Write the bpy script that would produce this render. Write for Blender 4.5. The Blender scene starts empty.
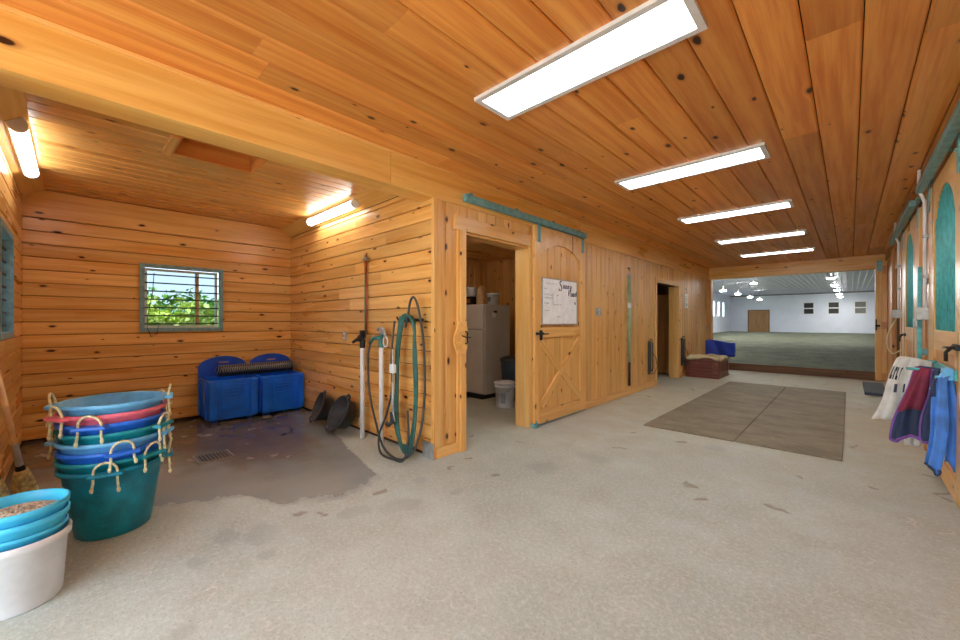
import bpy, bmesh, math, random
from mathutils import Vector, Matrix
random.seed(7)
R = random.Random(11)
PI = math.pi
SC = bpy.context.scene
COL = SC.collection

# ------------------------------------------------------------------ camera, world, exposure
CAMH = 1.26
YAW = 43.64
cd = bpy.data.cameras.new('camera')
cam = bpy.data.objects.new('camera', cd)
COL.objects.link(cam)
cam.location = (0, 0, CAMH)
cam.rotation_euler = (PI / 2, 0, math.radians(YAW))
cd.sensor_width = 36.0
cd.lens = 388.0 / 960.0 * 36.0
cd.shift_y = 1.0 / 960.0
cd.clip_start = 0.02
cd.clip_end = 400
SC.camera = cam

world = bpy.data.worlds.new('sky')
SC.world = world
world.use_nodes = True
bg = world.node_tree.nodes['Background']
bg.inputs[0].default_value = (0.76, 0.88, 1.0, 1)
bg.inputs[1].default_value = 2.6
sl = bpy.data.lights.new('sun', 'SUN')
sun = bpy.data.objects.new('sun', sl)
COL.objects.link(sun)
sl.energy = 14.0
sl.angle = math.radians(1.0)
sl.color = (1.0, 0.98, 0.95)
sun.rotation_euler = (math.radians(-28), math.radians(8), 0)   # high over the barn, from the arena side

SC.view_settings.view_transform = 'Standard'
SC.view_settings.look = 'None'
SC.view_settings.gamma = 1.0
SC.view_settings.use_curve_mapping = False
SC.view_settings.exposure = 1.3
SC.cycles.max_bounces = 10
SC.cycles.diffuse_bounces = 8
SC.cycles.glossy_bounces = 4
SC.cycles.use_denoising = True
SC.cycles.sample_clamp_indirect = 6

PANEL_E = 6.0      # ceiling panels
TUBE_E = 7.5       # wash bay tubes
ARENA_E = 170.0     # arena lamps

# ------------------------------------------------------------------ materials
def lin(c):
    return tuple((x / 255 / 12.92) if x / 255 <= 0.04045 else ((x / 255 + 0.055) / 1.055) ** 2.4 for x in c)

def col(c):
    return (*lin(c), 1.0)

class NT:
    def __init__(s, name):
        s.m = bpy.data.materials.new(name)
        s.m.use_nodes = True
        s.t = s.m.node_tree
        s.b = s.t.nodes['Principled BSDF']
        s.out = s.t.nodes['Material Output']
    def n(s, typ, **kw):
        nd = s.t.nodes.new('ShaderNode' + typ)
        for k, v in kw.items():
            if k.startswith('i_'):
                key = k[2:]
                nd.inputs[int(key) if key.isdigit() else key.replace('_', ' ')].default_value = v
            else:
                setattr(nd, k, v)
        return nd
    def l(s, a, b):
        s.t.links.new(a, b)
    def math(s, op, a, b=None, clamp=False):
        nd = s.n('Math', operation=op, use_clamp=clamp)
        for i, x in enumerate((a, b)):
            if x is None: continue
            if isinstance(x, (int, float)): nd.inputs[i].default_value = x
            else: s.l(x, nd.inputs[i])
        return nd.outputs[0]
    def vmul(s, v, k):
        nd = s.n('VectorMath', operation='MULTIPLY')
        s.l(v, nd.inputs[0]); nd.inputs[1].default_value = k
        return nd.outputs[0]
    def noise(s, v, scale, detail=3, rough=0.55):
        nd = s.n('TexNoise')
        s.l(v, nd.inputs['Vector'])
        nd.inputs['Scale'].default_value = scale
        nd.inputs['Detail'].default_value = detail
        nd.inputs['Roughness'].default_value = rough
        return nd.outputs['Fac']
    def mapr(s, x, a, b, c=0.0, d=1.0):
        nd = s.n('MapRange')
        nd.interpolation_type = 'SMOOTHSTEP'
        s.l(x, nd.inputs[0])
        for k, v in zip((1, 2, 3, 4), (a, b, c, d)):
            if isinstance(v, (int, float)): nd.inputs[k].default_value = v
            else: s.l(v, nd.inputs[k])
        return nd.outputs[0]
    def mix(s, fac, a, b, typ='MIX'):
        nd = s.n('MixRGB', blend_type=typ)
        for i, x in enumerate((fac, a, b)):
            if isinstance(x, (int, float)): nd.inputs[i].default_value = x if i == 0 else (x, x, x, 1)
            elif isinstance(x, tuple): nd.inputs[i].default_value = x if len(x) == 4 else (*x, 1)
            else: s.l(x, nd.inputs[i])
        return nd.outputs[0]
    def bump(s, h, strength, dist=0.01):
        nd = s.n('Bump')
        nd.inputs['Strength'].default_value = strength
        nd.inputs['Distance'].default_value = dist
        s.l(h, nd.inputs['Height'])
        s.l(nd.outputs[0], s.b.inputs['Normal'])

def pine(name, light, dark, rough=0.33, knots=0.5, tone=0.22, kscale=(2.8, 6.2)):
    """varnished pine board: grain runs along local x, round knots, every board has a tone of its own"""
    t = NT(name)
    tc = t.n('TexCoord'); oi = t.n('ObjectInfo')
    off = t.n('VectorMath', operation='SCALE')
    off.inputs[0].default_value = (37.0, 11.0, 23.0)
    t.l(oi.outputs['Random'], off.inputs['Scale'])
    add = t.n('VectorMath', operation='ADD')
    t.l(tc.outputs['Object'], add.inputs[0]); t.l(off.outputs[0], add.inputs[1])
    v = add.outputs[0]
    # knots
    kv = t.vmul(v, (kscale[0], kscale[1], 0.0))
    wob = t.n('TexNoise'); wob.inputs['Scale'].default_value = 9.0
    t.l(v, wob.inputs['Vector'])
    wv = t.n('VectorMath', operation='SCALE'); wv.inputs['Scale'].default_value = 0.09
    t.l(wob.outputs['Color'], wv.inputs[0])
    kv2 = t.n('VectorMath', operation='ADD'); t.l(kv, kv2.inputs[0]); t.l(wv.outputs[0], kv2.inputs[1])
    vo = t.n('TexVoronoi'); vo.voronoi_dimensions = '2D'
    vo.inputs['Scale'].default_value = 1.0
    t.l(kv2.outputs[0], vo.inputs['Vector'])
    sep = t.n('SeparateColor'); t.l(vo.outputs['Color'], sep.inputs[0])
    has = t.math('GREATER_THAN', sep.outputs[0], 1.0 - knots)
    rad = t.math('MULTIPLY_ADD', sep.outputs[1], 0.062); t.t.nodes[-1].inputs[2].default_value = 0.022
    d = vo.outputs['Distance']
    ratio = t.math('DIVIDE', d, rad)
    core = t.math('MULTIPLY', t.mapr(ratio, 0.75, 1.15, 1.0, 0.0), has)
    halo = t.math('MULTIPLY', t.mapr(ratio, 0.9, 2.0, 0.5, 0.0), has)
    # grain, bent around the knots
    bend = t.math('MULTIPLY', t.mapr(ratio, 0.5, 4.0, 0.5, 0.0), has)
    gv = t.vmul(v, (0.9, 17.0, 17.0))
    gb = t.n('CombineXYZ'); t.l(bend, gb.inputs[1])
    ga = t.n('VectorMath', operation='ADD'); t.l(gv, ga.inputs[0]); t.l(gb.outputs[0], ga.inputs[1])
    g1 = t.noise(ga.outputs[0], 1.0, 4, 0.6)
    g2 = t.noise(t.vmul(v, (2.5, 90.0, 90.0)), 1.0, 2, 0.5)
    g3 = t.noise(t.vmul(v, (0.35, 3.0, 3.0)), 1.0, 3, 0.55)
    base = t.mix(t.mapr(g1, 0.32, 0.70), col(light), col(dark))
    base = t.mix(t.mapr(g2, 0.45, 0.8, 0.0, 0.25), base, col(dark), 'MULTIPLY')
    lo = 1.0 - tone
    tn = t.n('MapRange'); t.l(oi.outputs['Random'], tn.inputs['Value'])
    tn.inputs['To Min'].default_value = lo; tn.inputs['To Max'].default_value = 1.06
    cc = t.n('CombineColor')
    t.l(tn.outputs[0], cc.inputs[0])
    t.l(t.math('MULTIPLY', tn.outputs[0], t.mapr(g3, 0.25, 0.75, 0.92, 1.03)), cc.inputs[1])
    t.l(t.math('MULTIPLY', tn.outputs[0], t.mapr(g3, 0.25, 0.75, 0.84, 1.05)), cc.inputs[2])
    base = t.mix(1.0, base, cc.outputs[0], 'MULTIPLY')
    base = t.mix(halo, base, col((150, 78, 28)))
    base = t.mix(core, base, col((50, 22, 10)))
    t.l(base, t.b.inputs['Base Color'])
    t.l(t.mapr(g3, 0.3, 0.7, rough * 0.8, rough * 1.25), t.b.inputs['Roughness'])
    t.bump(g2, 0.08, 0.002)
    return t.m

def plain(name, c, rough=0.5, metal=0.0, var=0.12, scale=9.0, bump=0.0, sheen=0.0, scuff=0.0):
    """solid colour with gentle mottling and wear"""
    t = NT(name)
    tc = t.n('TexCoord')
    n1 = t.noise(tc.outputs['Object'], scale, 4, 0.6)
    a = tuple(max(0, x * (1 - var)) for x in c); b = tuple(min(255, x * (1 + var * 0.7)) for x in c)
    cc = t.mix(t.mapr(n1, 0.3, 0.7), col(a), col(b))
    if scuff:   # pale scratches and splashes
        cc = t.mix(t.math('MULTIPLY', t.mapr(t.noise(tc.outputs['Object'], 55.0, 5, 0.75), 0.60, 0.74, 0.0, scuff), t.mapr(t.noise(tc.outputs['Object'], 6.0, 2), 0.35, 0.6)), cc, col((206, 216, 212)))
    t.l(cc, t.b.inputs['Base Color'])
    t.l(t.mapr(n1, 0.25, 0.75, rough * 0.85, min(1.0, rough * 1.15)), t.b.inputs['Roughness'])
    t.b.inputs['Metallic'].default_value = metal
    if sheen: t.b.inputs['Sheen Weight'].default_value = sheen
    if bump:
        t.bump(t.noise(tc.outputs['Object'], scale * 6, 3), bump, 0.01)
    return t.m

def emis(name, c, e):
    t = NT(name)
    t.b.inputs['Base Color'].default_value = (0.9, 0.9, 0.9, 1)
    t.b.inputs['Emission Color'].default_value = (*c, 1)
    t.b.inputs['Emission Strength'].default_value = e
    return t.m

M = {}
M['pine_ceiling'] = pine('pine_ceiling', (236, 168, 86), (212, 130, 56), 0.36, 0.45, 0.24, (2.3, 4.6))
M['pine_wall'] = pine('pine_wall', (236, 190, 116), (220, 166, 90), 0.32, 0.42, 0.14)
M['pine_bay'] = pine('pine_bay', (240, 192, 116), (220, 160, 82), 0.30, 0.50, 0.22, (2.6, 6.6))
M['pine_trim'] = pine('pine_trim', (236, 192, 120), (220, 168, 94), 0.32, 0.30, 0.10)
M['pine_beam'] = pine('pine_beam', (236, 192, 110), (220, 166, 84), 0.32, 0.55, 0.06, (1.3, 3.6))
M['pine_stall'] = pine('pine_stall', (224, 166, 96), (204, 138, 72), 0.34, 0.5, 0.2)
M['dark_gap'] = plain('dark_gap', (58, 30, 14), 0.8)
M['trunk_wood'] = pine('trunk_wood', (138, 72, 50), (104, 48, 34), 0.35, 0.5, 0.2)
M['sill_wood'] = pine('sill_wood', (122, 86, 52), (96, 62, 36), 0.6, 0.3, 0.2)
M['arena_door_wood'] = pine('arena_door_wood', (178, 136, 84), (158, 112, 64), 0.5, 0.2, 0.15)
M['teal_metal'] = plain('teal_metal', (108, 162, 166), 0.4, 0.1, 0.15, 14)
M['teal_bar'] = plain('teal_bar', (84, 186, 190), 0.38, 0.0, 0.12, 14)
M['teal_frame'] = plain('teal_frame', (116, 154, 162), 0.45, 0.0, 0.12, 20)
M['steel'] = plain('steel', (150, 158, 158), 0.38, 0.8, 0.1, 20)
M['galv'] = plain('galv', (176, 178, 176), 0.45, 0.5, 0.1, 25)
M['black_iron'] = plain('black_iron', (34, 32, 32), 0.5, 0.3, 0.2, 20)
M['rubber'] = plain('rubber', (52, 56, 60), 0.6, 0, 0.25, 8, 0.1)
M['white_paint'] = plain('white_paint', (226, 226, 222), 0.45, 0, 0.03, 6)
M['white_plastic'] = plain('white_plastic', (226, 230, 234), 0.42, 0, 0.06, 5)
M['dirty_white'] = plain('dirty_white', (208, 204, 196), 0.5, 0, 0.14, 4)
M['fridge_white'] = plain('fridge_white', (206, 202, 196), 0.4, 0, 0.03, 3)
M['gasket'] = plain('gasket', (120, 116, 110), 0.6)
M['light_frame'] = plain('light_frame', (222, 224, 226), 0.4, 0.2, 0.04, 6)
M['panel_emit'] = emis('panel_emit', (0.92, 0.97, 1.0), PANEL_E)
M['tube_emit'] = emis('tube_emit', (1.0, 0.98, 0.95), TUBE_E)
M['fill_globe_emit'] = emis('fill_globe_emit', (1.0, 0.94, 0.84), 16.0)
M['lamp_emit'] = emis('lamp_emit', (1.0, 0.99, 0.96), ARENA_E)
M['blue_feeder'] = plain('blue_feeder', (16, 112, 255), 0.36, 0, 0.10, 5)
M['blue_feeder_dark'] = plain('blue_feeder_dark', (14, 82, 205), 0.5, 0, 0.10, 5)
M['tub_teal'] = plain('tub_teal', (6, 134, 164), 0.42, 0, 0.16, 10, scuff=0.6)
M['tub_green'] = plain('tub_green', (18, 148, 166), 0.42, 0, 0.14, 10, scuff=0.6)
M['tub_blue'] = plain('tub_blue', (40, 116, 238), 0.42, 0, 0.14, 10, scuff=0.6)
M['tub_light'] = plain('tub_light', (106, 190, 255), 0.42, 0, 0.10, 10, scuff=0.6)
M['tub_pink'] = plain('tub_pink', (238, 116, 138), 0.45, 0, 0.10, 10)
M['rope'] = plain('rope', (226, 222, 178), 0.8, 0, 0.15, 60, 0.3)
M['cyan_pail'] = plain('cyan_pail', (70, 200, 250), 0.38, 0, 0.08, 6)
M['pellets'] = plain('pellets', (196, 180, 160), 0.9, 0, 0.35, 70, 0.5)
M['straw'] = plain('straw', (222, 216, 166), 0.85, 0, 0.2, 40, 0.3)
M['broom_wood'] = plain('broom_wood', (236, 206, 158), 0.5, 0, 0.1, 10)
M['silver'] = plain('silver', (190, 194, 200), 0.4, 0.5, 0.1, 20)
M['hose_green'] = plain('hose_green', (46, 100, 94), 0.45, 0, 0.15, 14)
M['hose_dark'] = plain('hose_dark', (52, 58, 58), 0.5, 0, 0.15, 14)
M['hydrant_teal'] = plain('hydrant_teal', (48, 112, 110), 0.45, 0.1, 0.2, 20)
M['copper'] = plain('copper', (172, 96, 44), 0.4, 0.5, 0.1, 20)
M['burlap'] = plain('burlap', (206, 190, 146), 0.9, 0, 0.15, 30, 0.3)
M['royal_blue'] = plain('royal_blue', (22, 56, 160), 0.6, 0, 0.12, 8, 0.1)
M['navy'] = plain('navy', (44, 62, 96), 0.75, 0, 0.18, 9, 0.15)
M['maroon'] = plain('maroon', (134, 46, 72), 0.75, 0, 0.15, 9, 0.15)
M['purple'] = plain('purple', (128, 84, 168), 0.7, 0, 0.1, 9)
M['bright_blue'] = plain('bright_blue', (72, 132, 218), 0.65, 0, 0.12, 9, 0.15)
M['sheet_white'] = plain('sheet_white', (216, 216, 210), 0.75, 0, 0.08, 7, 0.15)
M['paper'] = plain('paper', (242, 246, 246), 0.6, 0, 0.03, 12)
M['ink'] = plain('ink', (40, 52, 92), 0.6, 0, 0.1)
M['ink_faint'] = plain('ink_faint', (150, 164, 168), 0.6, 0, 0.1)
M['ink_black'] = plain('ink_black', (36, 38, 44), 0.6, 0, 0.1)
M['arena_white'] = plain('arena_white', (222, 226, 236), 0.55, 0, 0.02, 1)
M['arena_ceiling'] = plain('arena_ceiling', (200, 204, 220), 0.6, 0, 0.03, 1)
M['leaf'] = plain('leaf', (96, 150, 50), 0.6, 0, 0.35, 1.5)
M['leaf_light'] = plain('leaf_light', (176, 190, 90), 0.6, 0, 0.3, 1.5)
M['bark'] = plain('bark', (92, 76, 60), 0.9)
M['grass'] = plain('grass', (112, 140, 70), 0.9, 0, 0.2, 1)
M['strap_green'] = plain('strap_green', (116, 176, 150), 0.6)
M['bounce_ground'] = plain('bounce_ground', (206, 200, 190), 0.9, 0, 0.08, 2)
M['dark_room'] = plain('dark_room', (96, 66, 42), 0.7)
M['stall_inside'] = plain('stall_inside', (120, 88, 56), 0.8)
M['amber'] = plain('amber', (170, 96, 44), 0.5)
M['kraft'] = plain('kraft', (196, 160, 116), 0.7)
M['slate'] = plain('slate', (58, 70, 84), 0.6)

def concrete():
    t = NT('concrete')
    tc = t.n('TexCoord'); v = tc.outputs['Object']
    big = t.noise(v, 0.55, 4, 0.6); mid = t.noise(v, 3.2, 5, 0.65); fine = t.noise(v, 42.0, 4, 0.7)
    c = t.mix(t.mapr(big, 0.35, 0.65), col((168, 183, 178)), col((188, 203, 199)))
    c = t.mix(t.mapr(mid, 0.35, 0.72, 0.0, 0.45), c, col((164, 168, 156)))
    c = t.mix(t.mapr(fine, 0.42, 0.72, 0.0, 0.45), c, col((222, 230, 224)))
    c = t.mix(t.mapr(t.noise(v, 90.0, 2, 0.6), 0.54, 0.70, 0.0, 0.45), c, col((138, 130, 120)))
    # mottled tan colour, stronger along the aisle further in
    sp = t.n('SeparateXYZ'); t.l(v, sp.inputs[0])
    X, Y = sp.outputs[0], sp.outputs[1]
    tan_tint = t.math('MULTIPLY', t.mapr(Y, 2.2, 6.5, 0.0, 0.55), t.mapr(mid, 0.25, 0.6, 0.5, 1.0))
    c = t.mix(tan_tint, c, col((194, 176, 132)))
    # brown oval stains
    vo = t.n('TexVoronoi'); vo.voronoi_dimensions = '2D'
    nz = t.n('TexNoise'); nz.inputs['Scale'].default_value = 4.0; t.l(v, nz.inputs['Vector'])
    sv = t.n('VectorMath', operation='SCALE'); sv.inputs['Scale'].default_value = 0.6; t.l(nz.outputs['Color'], sv.inputs[0])
    av = t.n('VectorMath', operation='ADD'); t.l(v, av.inputs[0]); t.l(sv.outputs[0], av.inputs[1])
    t.l(av.outputs[0], vo.inputs['Vector']); vo.inputs['Scale'].default_value = 2.3
    se = t.n('SeparateColor'); t.l(vo.outputs['Color'], se.inputs[0])
    has = t.math('GREATER_THAN', se.outputs[0], 0.78)
    spot = t.math('MULTIPLY', t.mapr(vo.outputs['Distance'], 0.05, 0.13, 0.6, 0.0), has)
    c = t.mix(spot, c, col((126, 106, 82)))
    # scratches
    vs = t.n('TexVoronoi'); vs.feature = 'DISTANCE_TO_EDGE'; vs.voronoi_dimensions = '2D'
    vs.inputs['Scale'].default_value = 0.8; t.l(av.outputs[0], vs.inputs['Vector'])
    cr = t.math('MULTIPLY', t.mapr(vs.outputs['Distance'], 0.0, 0.006, 0.5, 0.0), t.mapr(mid, 0.5, 0.62))
    c = t.mix(cr, c, col((230, 228, 222)))
    # wet wash-bay floor: darker, glossier, with a ragged edge
    ramp = t.n('FloatCurve')
    pts = [(-0.4, -3.35), (0.3, -3.36), (0.62, -3.26), (0.85, -3.10), (1.0, -2.74), (1.45, -2.60), (1.72, -2.72), (1.86, -3.45), (2.05, -4.2), (2.4, -4.4)]
    N = lambda y: (y + 0.5) / 3.0
    G = lambda x: (x + 5.0) / 3.0
    cu = ramp.mapping.curves[0]
    cu.points[0].location = (0.0, G(-3.35)); cu.points[1].location = (1.0, G(-4.4))
    for y, x in pts: cu.points.new(N(y), G(x))
    for p in cu.points: p.handle_type = 'VECTOR'
    ramp.mapping.update()
    t.l(t.math('DIVIDE', t.math('ADD', Y, 0.5), 3.0), ramp.inputs['Value'])
    gx = t.math('SUBTRACT', t.math('MULTIPLY', ramp.outputs[0], 3.0), 5.0)
    dx = t.math('SUBTRACT', gx, X)
    dx = t.math('ADD', dx, t.math('MULTIPLY', t.math('SUBTRACT', t.noise(v, 5.0, 6, 0.72), 0.5), 0.55))
    wet = t.mapr(dx, -0.03, 0.10)
    # separate damp patches in front of the bay: (x, y, radius along y, radius along x)
    for px, py, rx, ry in ((-2.36, 1.28, 0.10, 0.13), (-2.22, 1.55, 0.13, 0.16), (-2.50, 0.78, 0.17, 0.11), (-2.28, 0.72, 0.06, 0.06),
                           (-2.47, 0.44, 0.07, 0.06), (-1.95, 0.30, 0.06, 0.05), (-2.62, 0.62, 0.10, 0.08), (-2.1, 1.95, 0.06, 0.07), (-2.45, 1.9, 0.08, 0.08), (-0.97, 4.4, 0.12, 0.12), (-1.9, 2.8, 0.15, 0.2), (-1.7, 3.3, 0.2, 0.12)):
        ax = t.math('DIVIDE', t.math('SUBTRACT', X, px), rx); ay = t.math('DIVIDE', t.math('SUBTRACT', Y, py), ry)
        rr = t.math('SQRT', t.math('ADD', t.math('MULTIPLY', ax, ax), t.math('MULTIPLY', ay, ay)))
        rr = t.math('ADD', rr, t.math('MULTIPLY', t.math('SUBTRACT', t.noise(v, 9.0, 4, 0.6), 0.5), 1.6))
        wet = t.math('MAXIMUM', wet, t.mapr(rr, 0.5, 1.1, 0.40, 0.0))
    wcol = t.mix(t.mapr(big, 0.35, 0.65), col((126, 138, 142)), col((154, 164, 162)))  # pale bluish tone also puts the sky's sheen into the wet colour
    deep = t.mapr(t.math('ADD', dx, t.math('MULTIPLY', t.math('SUBTRACT', mid, 0.5), 1.8)), 0.6, 1.7)
    wcol = t.mix(deep, wcol, t.mix(t.mapr(mid, 0.2, 0.8), col((92, 86, 76)), col((120, 112, 100))))
    c = t.mix(wet, c, wcol)
    t.l(c, t.b.inputs['Base Color'])
    r = t.mix(wet, t.mapr(mid, 0.3, 0.7, 0.55, 0.75), t.mix(deep, 0.26, t.mapr(mid, 0.2, 0.8, 0.16, 0.30)))
    t.l(r, t.b.inputs['Roughness'])
    bh = t.math('MULTIPLY', fine, t.math('SUBTRACT', 1.0, t.math('MULTIPLY', wet, 0.8)))
    t.bump(bh, 0.25, 0.004)
    return t.m
M['concrete'] = concrete()

def footing():
    t = NT('arena_footing')
    tc = t.n('TexCoord'); v = tc.outputs['Object']
    a = t.noise(t.vmul(v, (1.0, 0.5, 1.0)), 1.4, 6, 0.7); b = t.noise(v, 14.0, 4, 0.7)
    c = t.mix(t.mapr(a, 0.3, 0.7), col((50, 55, 41)), col((96, 99, 74)))
    c = t.mix(t.mapr(b, 0.4, 0.7, 0, 0.6), c, col((122, 124, 100)))
    t.l(c, t.b.inputs['Base Color']); t.b.inputs['Roughness'].default_value = 0.95
    t.bump(a, 0.8, 0.15)
    return t.m
M['footing'] = footing()

def mat_rubber():
    t = NT('floor_mat_rubber')
    tc = t.n('TexCoord'); v = tc.outputs['Object']
    a = t.noise(t.vmul(v, (1.0, 2.0, 1.0)), 2.0, 6, 0.7); b = t.noise(v, 9.0, 5, 0.7)
    c = t.mix(t.mapr(a, 0.3, 0.7), col((118, 110, 90)), col((146, 136, 112)))
    c = t.mix(t.mapr(b, 0.55, 0.75, 0, 0.6), c, col((170, 156, 124)))
    c = t.mix(t.mapr(t.noise(v, 30, 3), 0.6, 0.75, 0, 0.6), c, col((98, 88, 70)))
    t.l(c, t.b.inputs['Base Color']); t.b.inputs['Roughness'].default_value = 0.75
    t.bump(b, 0.2, 0.004)
    return t.m
M['floor_mat'] = mat_rubber()

def glass(name, tint):
    t = NT(name)
    tr = t.n('BsdfTransparent'); tr.inputs[0].default_value = (*tint, 1)
    gl = t.n('BsdfGlossy'); gl.inputs['Roughness'].default_value = 0.03
    lw = t.n('LayerWeight'); lw.inputs[0].default_value = 0.5
    f = t.math('MULTIPLY_ADD', t.math('POWER', lw.outputs['Facing'], 5.0), 0.8); t.t.nodes[-1].inputs[2].default_value = 0.04
    mx = t.n('MixShader')
    t.l(f, mx.inputs[0]); t.l(tr.outputs[0], mx.inputs[1]); t.l(gl.outputs[0], mx.inputs[2])
    t.l(mx.outputs[0], t.out.inputs[0])
    return t.m
M['glass_dimmed'] = glass('glass_dimmed', (0.40, 0.44, 0.46))     # tint darkened to keep the bright outside view from washing out
M['glass'] = glass('window_glass', (0.93, 0.97, 0.97))

# ------------------------------------------------------------------ mesh helpers
class MB:
    def __init__(s):
        s.v = []; s.f = []; s.sm = []
    def add(s, verts, faces, smooth=False):
        o = len(s.v)
        s.v += [tuple(p) for p in verts]
        s.f += [tuple(i + o for i in f) for f in faces]
        s.sm += [smooth] * len(faces)
        return s
    def box(s, x0, x1, y0, y1, z0, z1):
        return s.add([(x0, y0, z0), (x1, y0, z0), (x1, y1, z0), (x0, y1, z0), (x0, y0, z1), (x1, y0, z1), (x1, y1, z1), (x0, y1, z1)],
                     [(0, 3, 2, 1), (4, 5, 6, 7), (0, 1, 5, 4), (1, 2, 6, 5), (2, 3, 7, 6), (3, 0, 4, 7)])
    def bbox(s, x0, x1, y0, y1, z0, z1, b):
        """box with chamfered edges"""
        bm = bmesh.new()
        bmesh.ops.create_cube(bm, size=1.0)
        for w in bm.verts:
            w.co = ((x0 + x1) / 2 + w.co.x * (x1 - x0), (y0 + y1) / 2 + w.co.y * (y1 - y0), (z0 + z1) / 2 + w.co.z * (z1 - z0))
        bmesh.ops.bevel(bm, geom=bm.edges[:], offset=b, segments=2, affect='EDGES', profile=0.6)
        bm.verts.index_update()
        s.add([w.co[:] for w in bm.verts], [[w.index for w in f.verts] for f in bm.faces])
        bm.free()
        return s
    def tube(s, pts, r, n=8, cap=True, closed=False):
        pts = [Vector(p) for p in pts]
        N = len(pts)
        rs = r if isinstance(r, (list, tuple)) else [r] * N
        vs = []; prev = None
        for i, p in enumerate(pts):
            a = pts[i - 1] if (i > 0 or closed) else p
            b = pts[(i + 1) % N] if (i < N - 1 or closed) else p
            d = (b - a)
            d = d.normalized() if d.length > 1e-9 else Vector((0, 0, 1))
            if prev is None:
                up = Vector((0, 0, 1)) if abs(d.z) < 0.9 else Vector((1, 0, 0))
                e1 = d.cross(up).normalized()
            else:
                e1 = prev - d * prev.dot(d)
                e1 = e1.normalized() if e1.length > 1e-6 else d.orthogonal().normalized()
            prev = e1
            e2 = d.cross(e1)
            for k in range(n):
                t = 2 * PI * k / n
                vs.append(p + (e1 * math.cos(t) + e2 * math.sin(t)) * rs[i])
        fs = []
        M_ = N if closed else N - 1
        for i in range(M_):
            j = (i + 1) % N
            for k in range(n):
                k2 = (k + 1) % n
                fs.append((i * n + k, i * n + k2, j * n + k2, j * n + k))
        s.add(vs, fs, True)
        if cap and not closed:
            o = len(s.v) - len(vs)
            s.f.append(tuple(o + k for k in reversed(range(n)))); s.sm.append(False)
            s.f.append(tuple(o + (N - 1) * n + k for k in range(n))); s.sm.append(False)
        return s
    def lathe(s, prof, n=40, c=(0, 0, 0), closed_profile=False, smooth=True):
        vs = []
        for r, z in prof:
            for k in range(n):
                t = 2 * PI * k / n
                vs.append((c[0] + r * math.cos(t), c[1] + r * math.sin(t), c[2] + z))
        fs = []
        P = len(prof)
        for i in range(P if closed_profile else P - 1):
            j = (i + 1) % P
            for k in range(n):
                k2 = (k + 1) % n
                fs.append((i * n + k, i * n + k2, j * n + k2, j * n + k))
        s.add(vs, fs, smooth)
        return s
    def disc(s, r, z, n=40, c=(0, 0), up=True):
        vs = [(c[0] + r * math.cos(2 * PI * k / n), c[1] + r * math.sin(2 * PI * k / n), z) for k in range(n)]
        return s.add(vs, [tuple(range(n)) if up else tuple(reversed(range(n)))])
    def prism(s, poly, axis, a, b):
        """poly: 2-D points, extruded along axis from a to b"""
        n = len(poly)
        def P(p, h):
            return {'x': (h, p[0], p[1]), 'y': (p[0], h, p[1]), 'z': (p[0], p[1], h)}[axis]
        vs = [P(p, a) for p in poly] + [P(p, b) for p in poly]
        fs = [tuple(reversed(range(n))), tuple(range(n, 2 * n))]
        for i in range(n):
            j = (i + 1) % n
            fs.append((i, j, n + j, n + i))
        return s.add(vs, fs)
    def xf(s, m):
        s.v = [tuple(m @ Vector(p)) for p in s.v]
        return s
    def build(s, name, mat, parent=None, loc=None, fix=True):
        me = bpy.data.meshes.new(name)
        me.from_pydata(s.v, [], s.f)
        for p, q in zip(me.polygons, s.sm): p.use_smooth = q
        if fix:
            bm = bmesh.new(); bm.from_mesh(me)
            bmesh.ops.recalc_face_normals(bm, faces=bm.faces[:])
            bm.to_mesh(me); bm.free()
        me.materials.append(M[mat])
        o = bpy.data.objects.new(name, me)
        COL.objects.link(o)
        if parent is not None: o.parent = parent
        if loc is not None: o.location = loc
        return o

def box(name, mat, parent, x0, x1, y0, y1, z0, z1, b=0.0):
    m = MB()
    m.bbox(x0, x1, y0, y1, z0, z1, b) if b else m.box(x0, x1, y0, y1, z0, z1)
    return m.build(name, mat, parent)

def tag(o, label, cat, group=None):
    o['label'] = label; o['category'] = cat
    if group: o['group'] = group
    return o

def struct(o, label=None):
    o['kind'] = 'structure'
    if label: o['label'] = label
    return o

def empty(name, loc=(0, 0, 0), rz=0.0):
    o = bpy.data.objects.new(name, None)
    o.empty_display_size = 0.1
    COL.objects.link(o)
    o.location = loc; o.rotation_euler = (0, 0, rz)
    return o

def copy_tree(o, parent=None):
    c = o.copy(); COL.objects.link(c); c.parent = parent
    for ch in [x for x in bpy.data.objects if x.parent == o]:
        copy_tree(ch, c)
    return c

PLANKS = {}
def plank_mesh(L, W, T, mat, ch):
    key = (round(L, 3), round(W, 3), round(T, 3), mat, ch)
    if key in PLANKS: return PLANKS[key]
    g = 0.0026
    y0, y1 = g, W - g
    vs = []
    for x in (0, L):
        vs += [(x, y0, 0), (x, y1, 0), (x, y1, T - ch), (x, y1 - ch, T), (x, y0 + ch, T), (x, y0, T - ch)]
    fs = [(5, 4, 3, 2, 1, 0), (6, 7, 8, 9, 10, 11)]
    for i in range(6):
        j = (i + 1) % 6
        fs.append((i, j, 6 + j, 6 + i))
    me = bpy.data.meshes.new('plank')
    me.from_pydata(vs, [], [tuple(reversed(f)) for f in fs])
    me.update()
    bm = bmesh.new(); bm.from_mesh(me); bmesh.ops.recalc_face_normals(bm, faces=bm.faces[:]); bm.to_mesh(me); bm.free()
    me.materials.append(M[mat])
    PLANKS[key] = me
    return me

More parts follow.
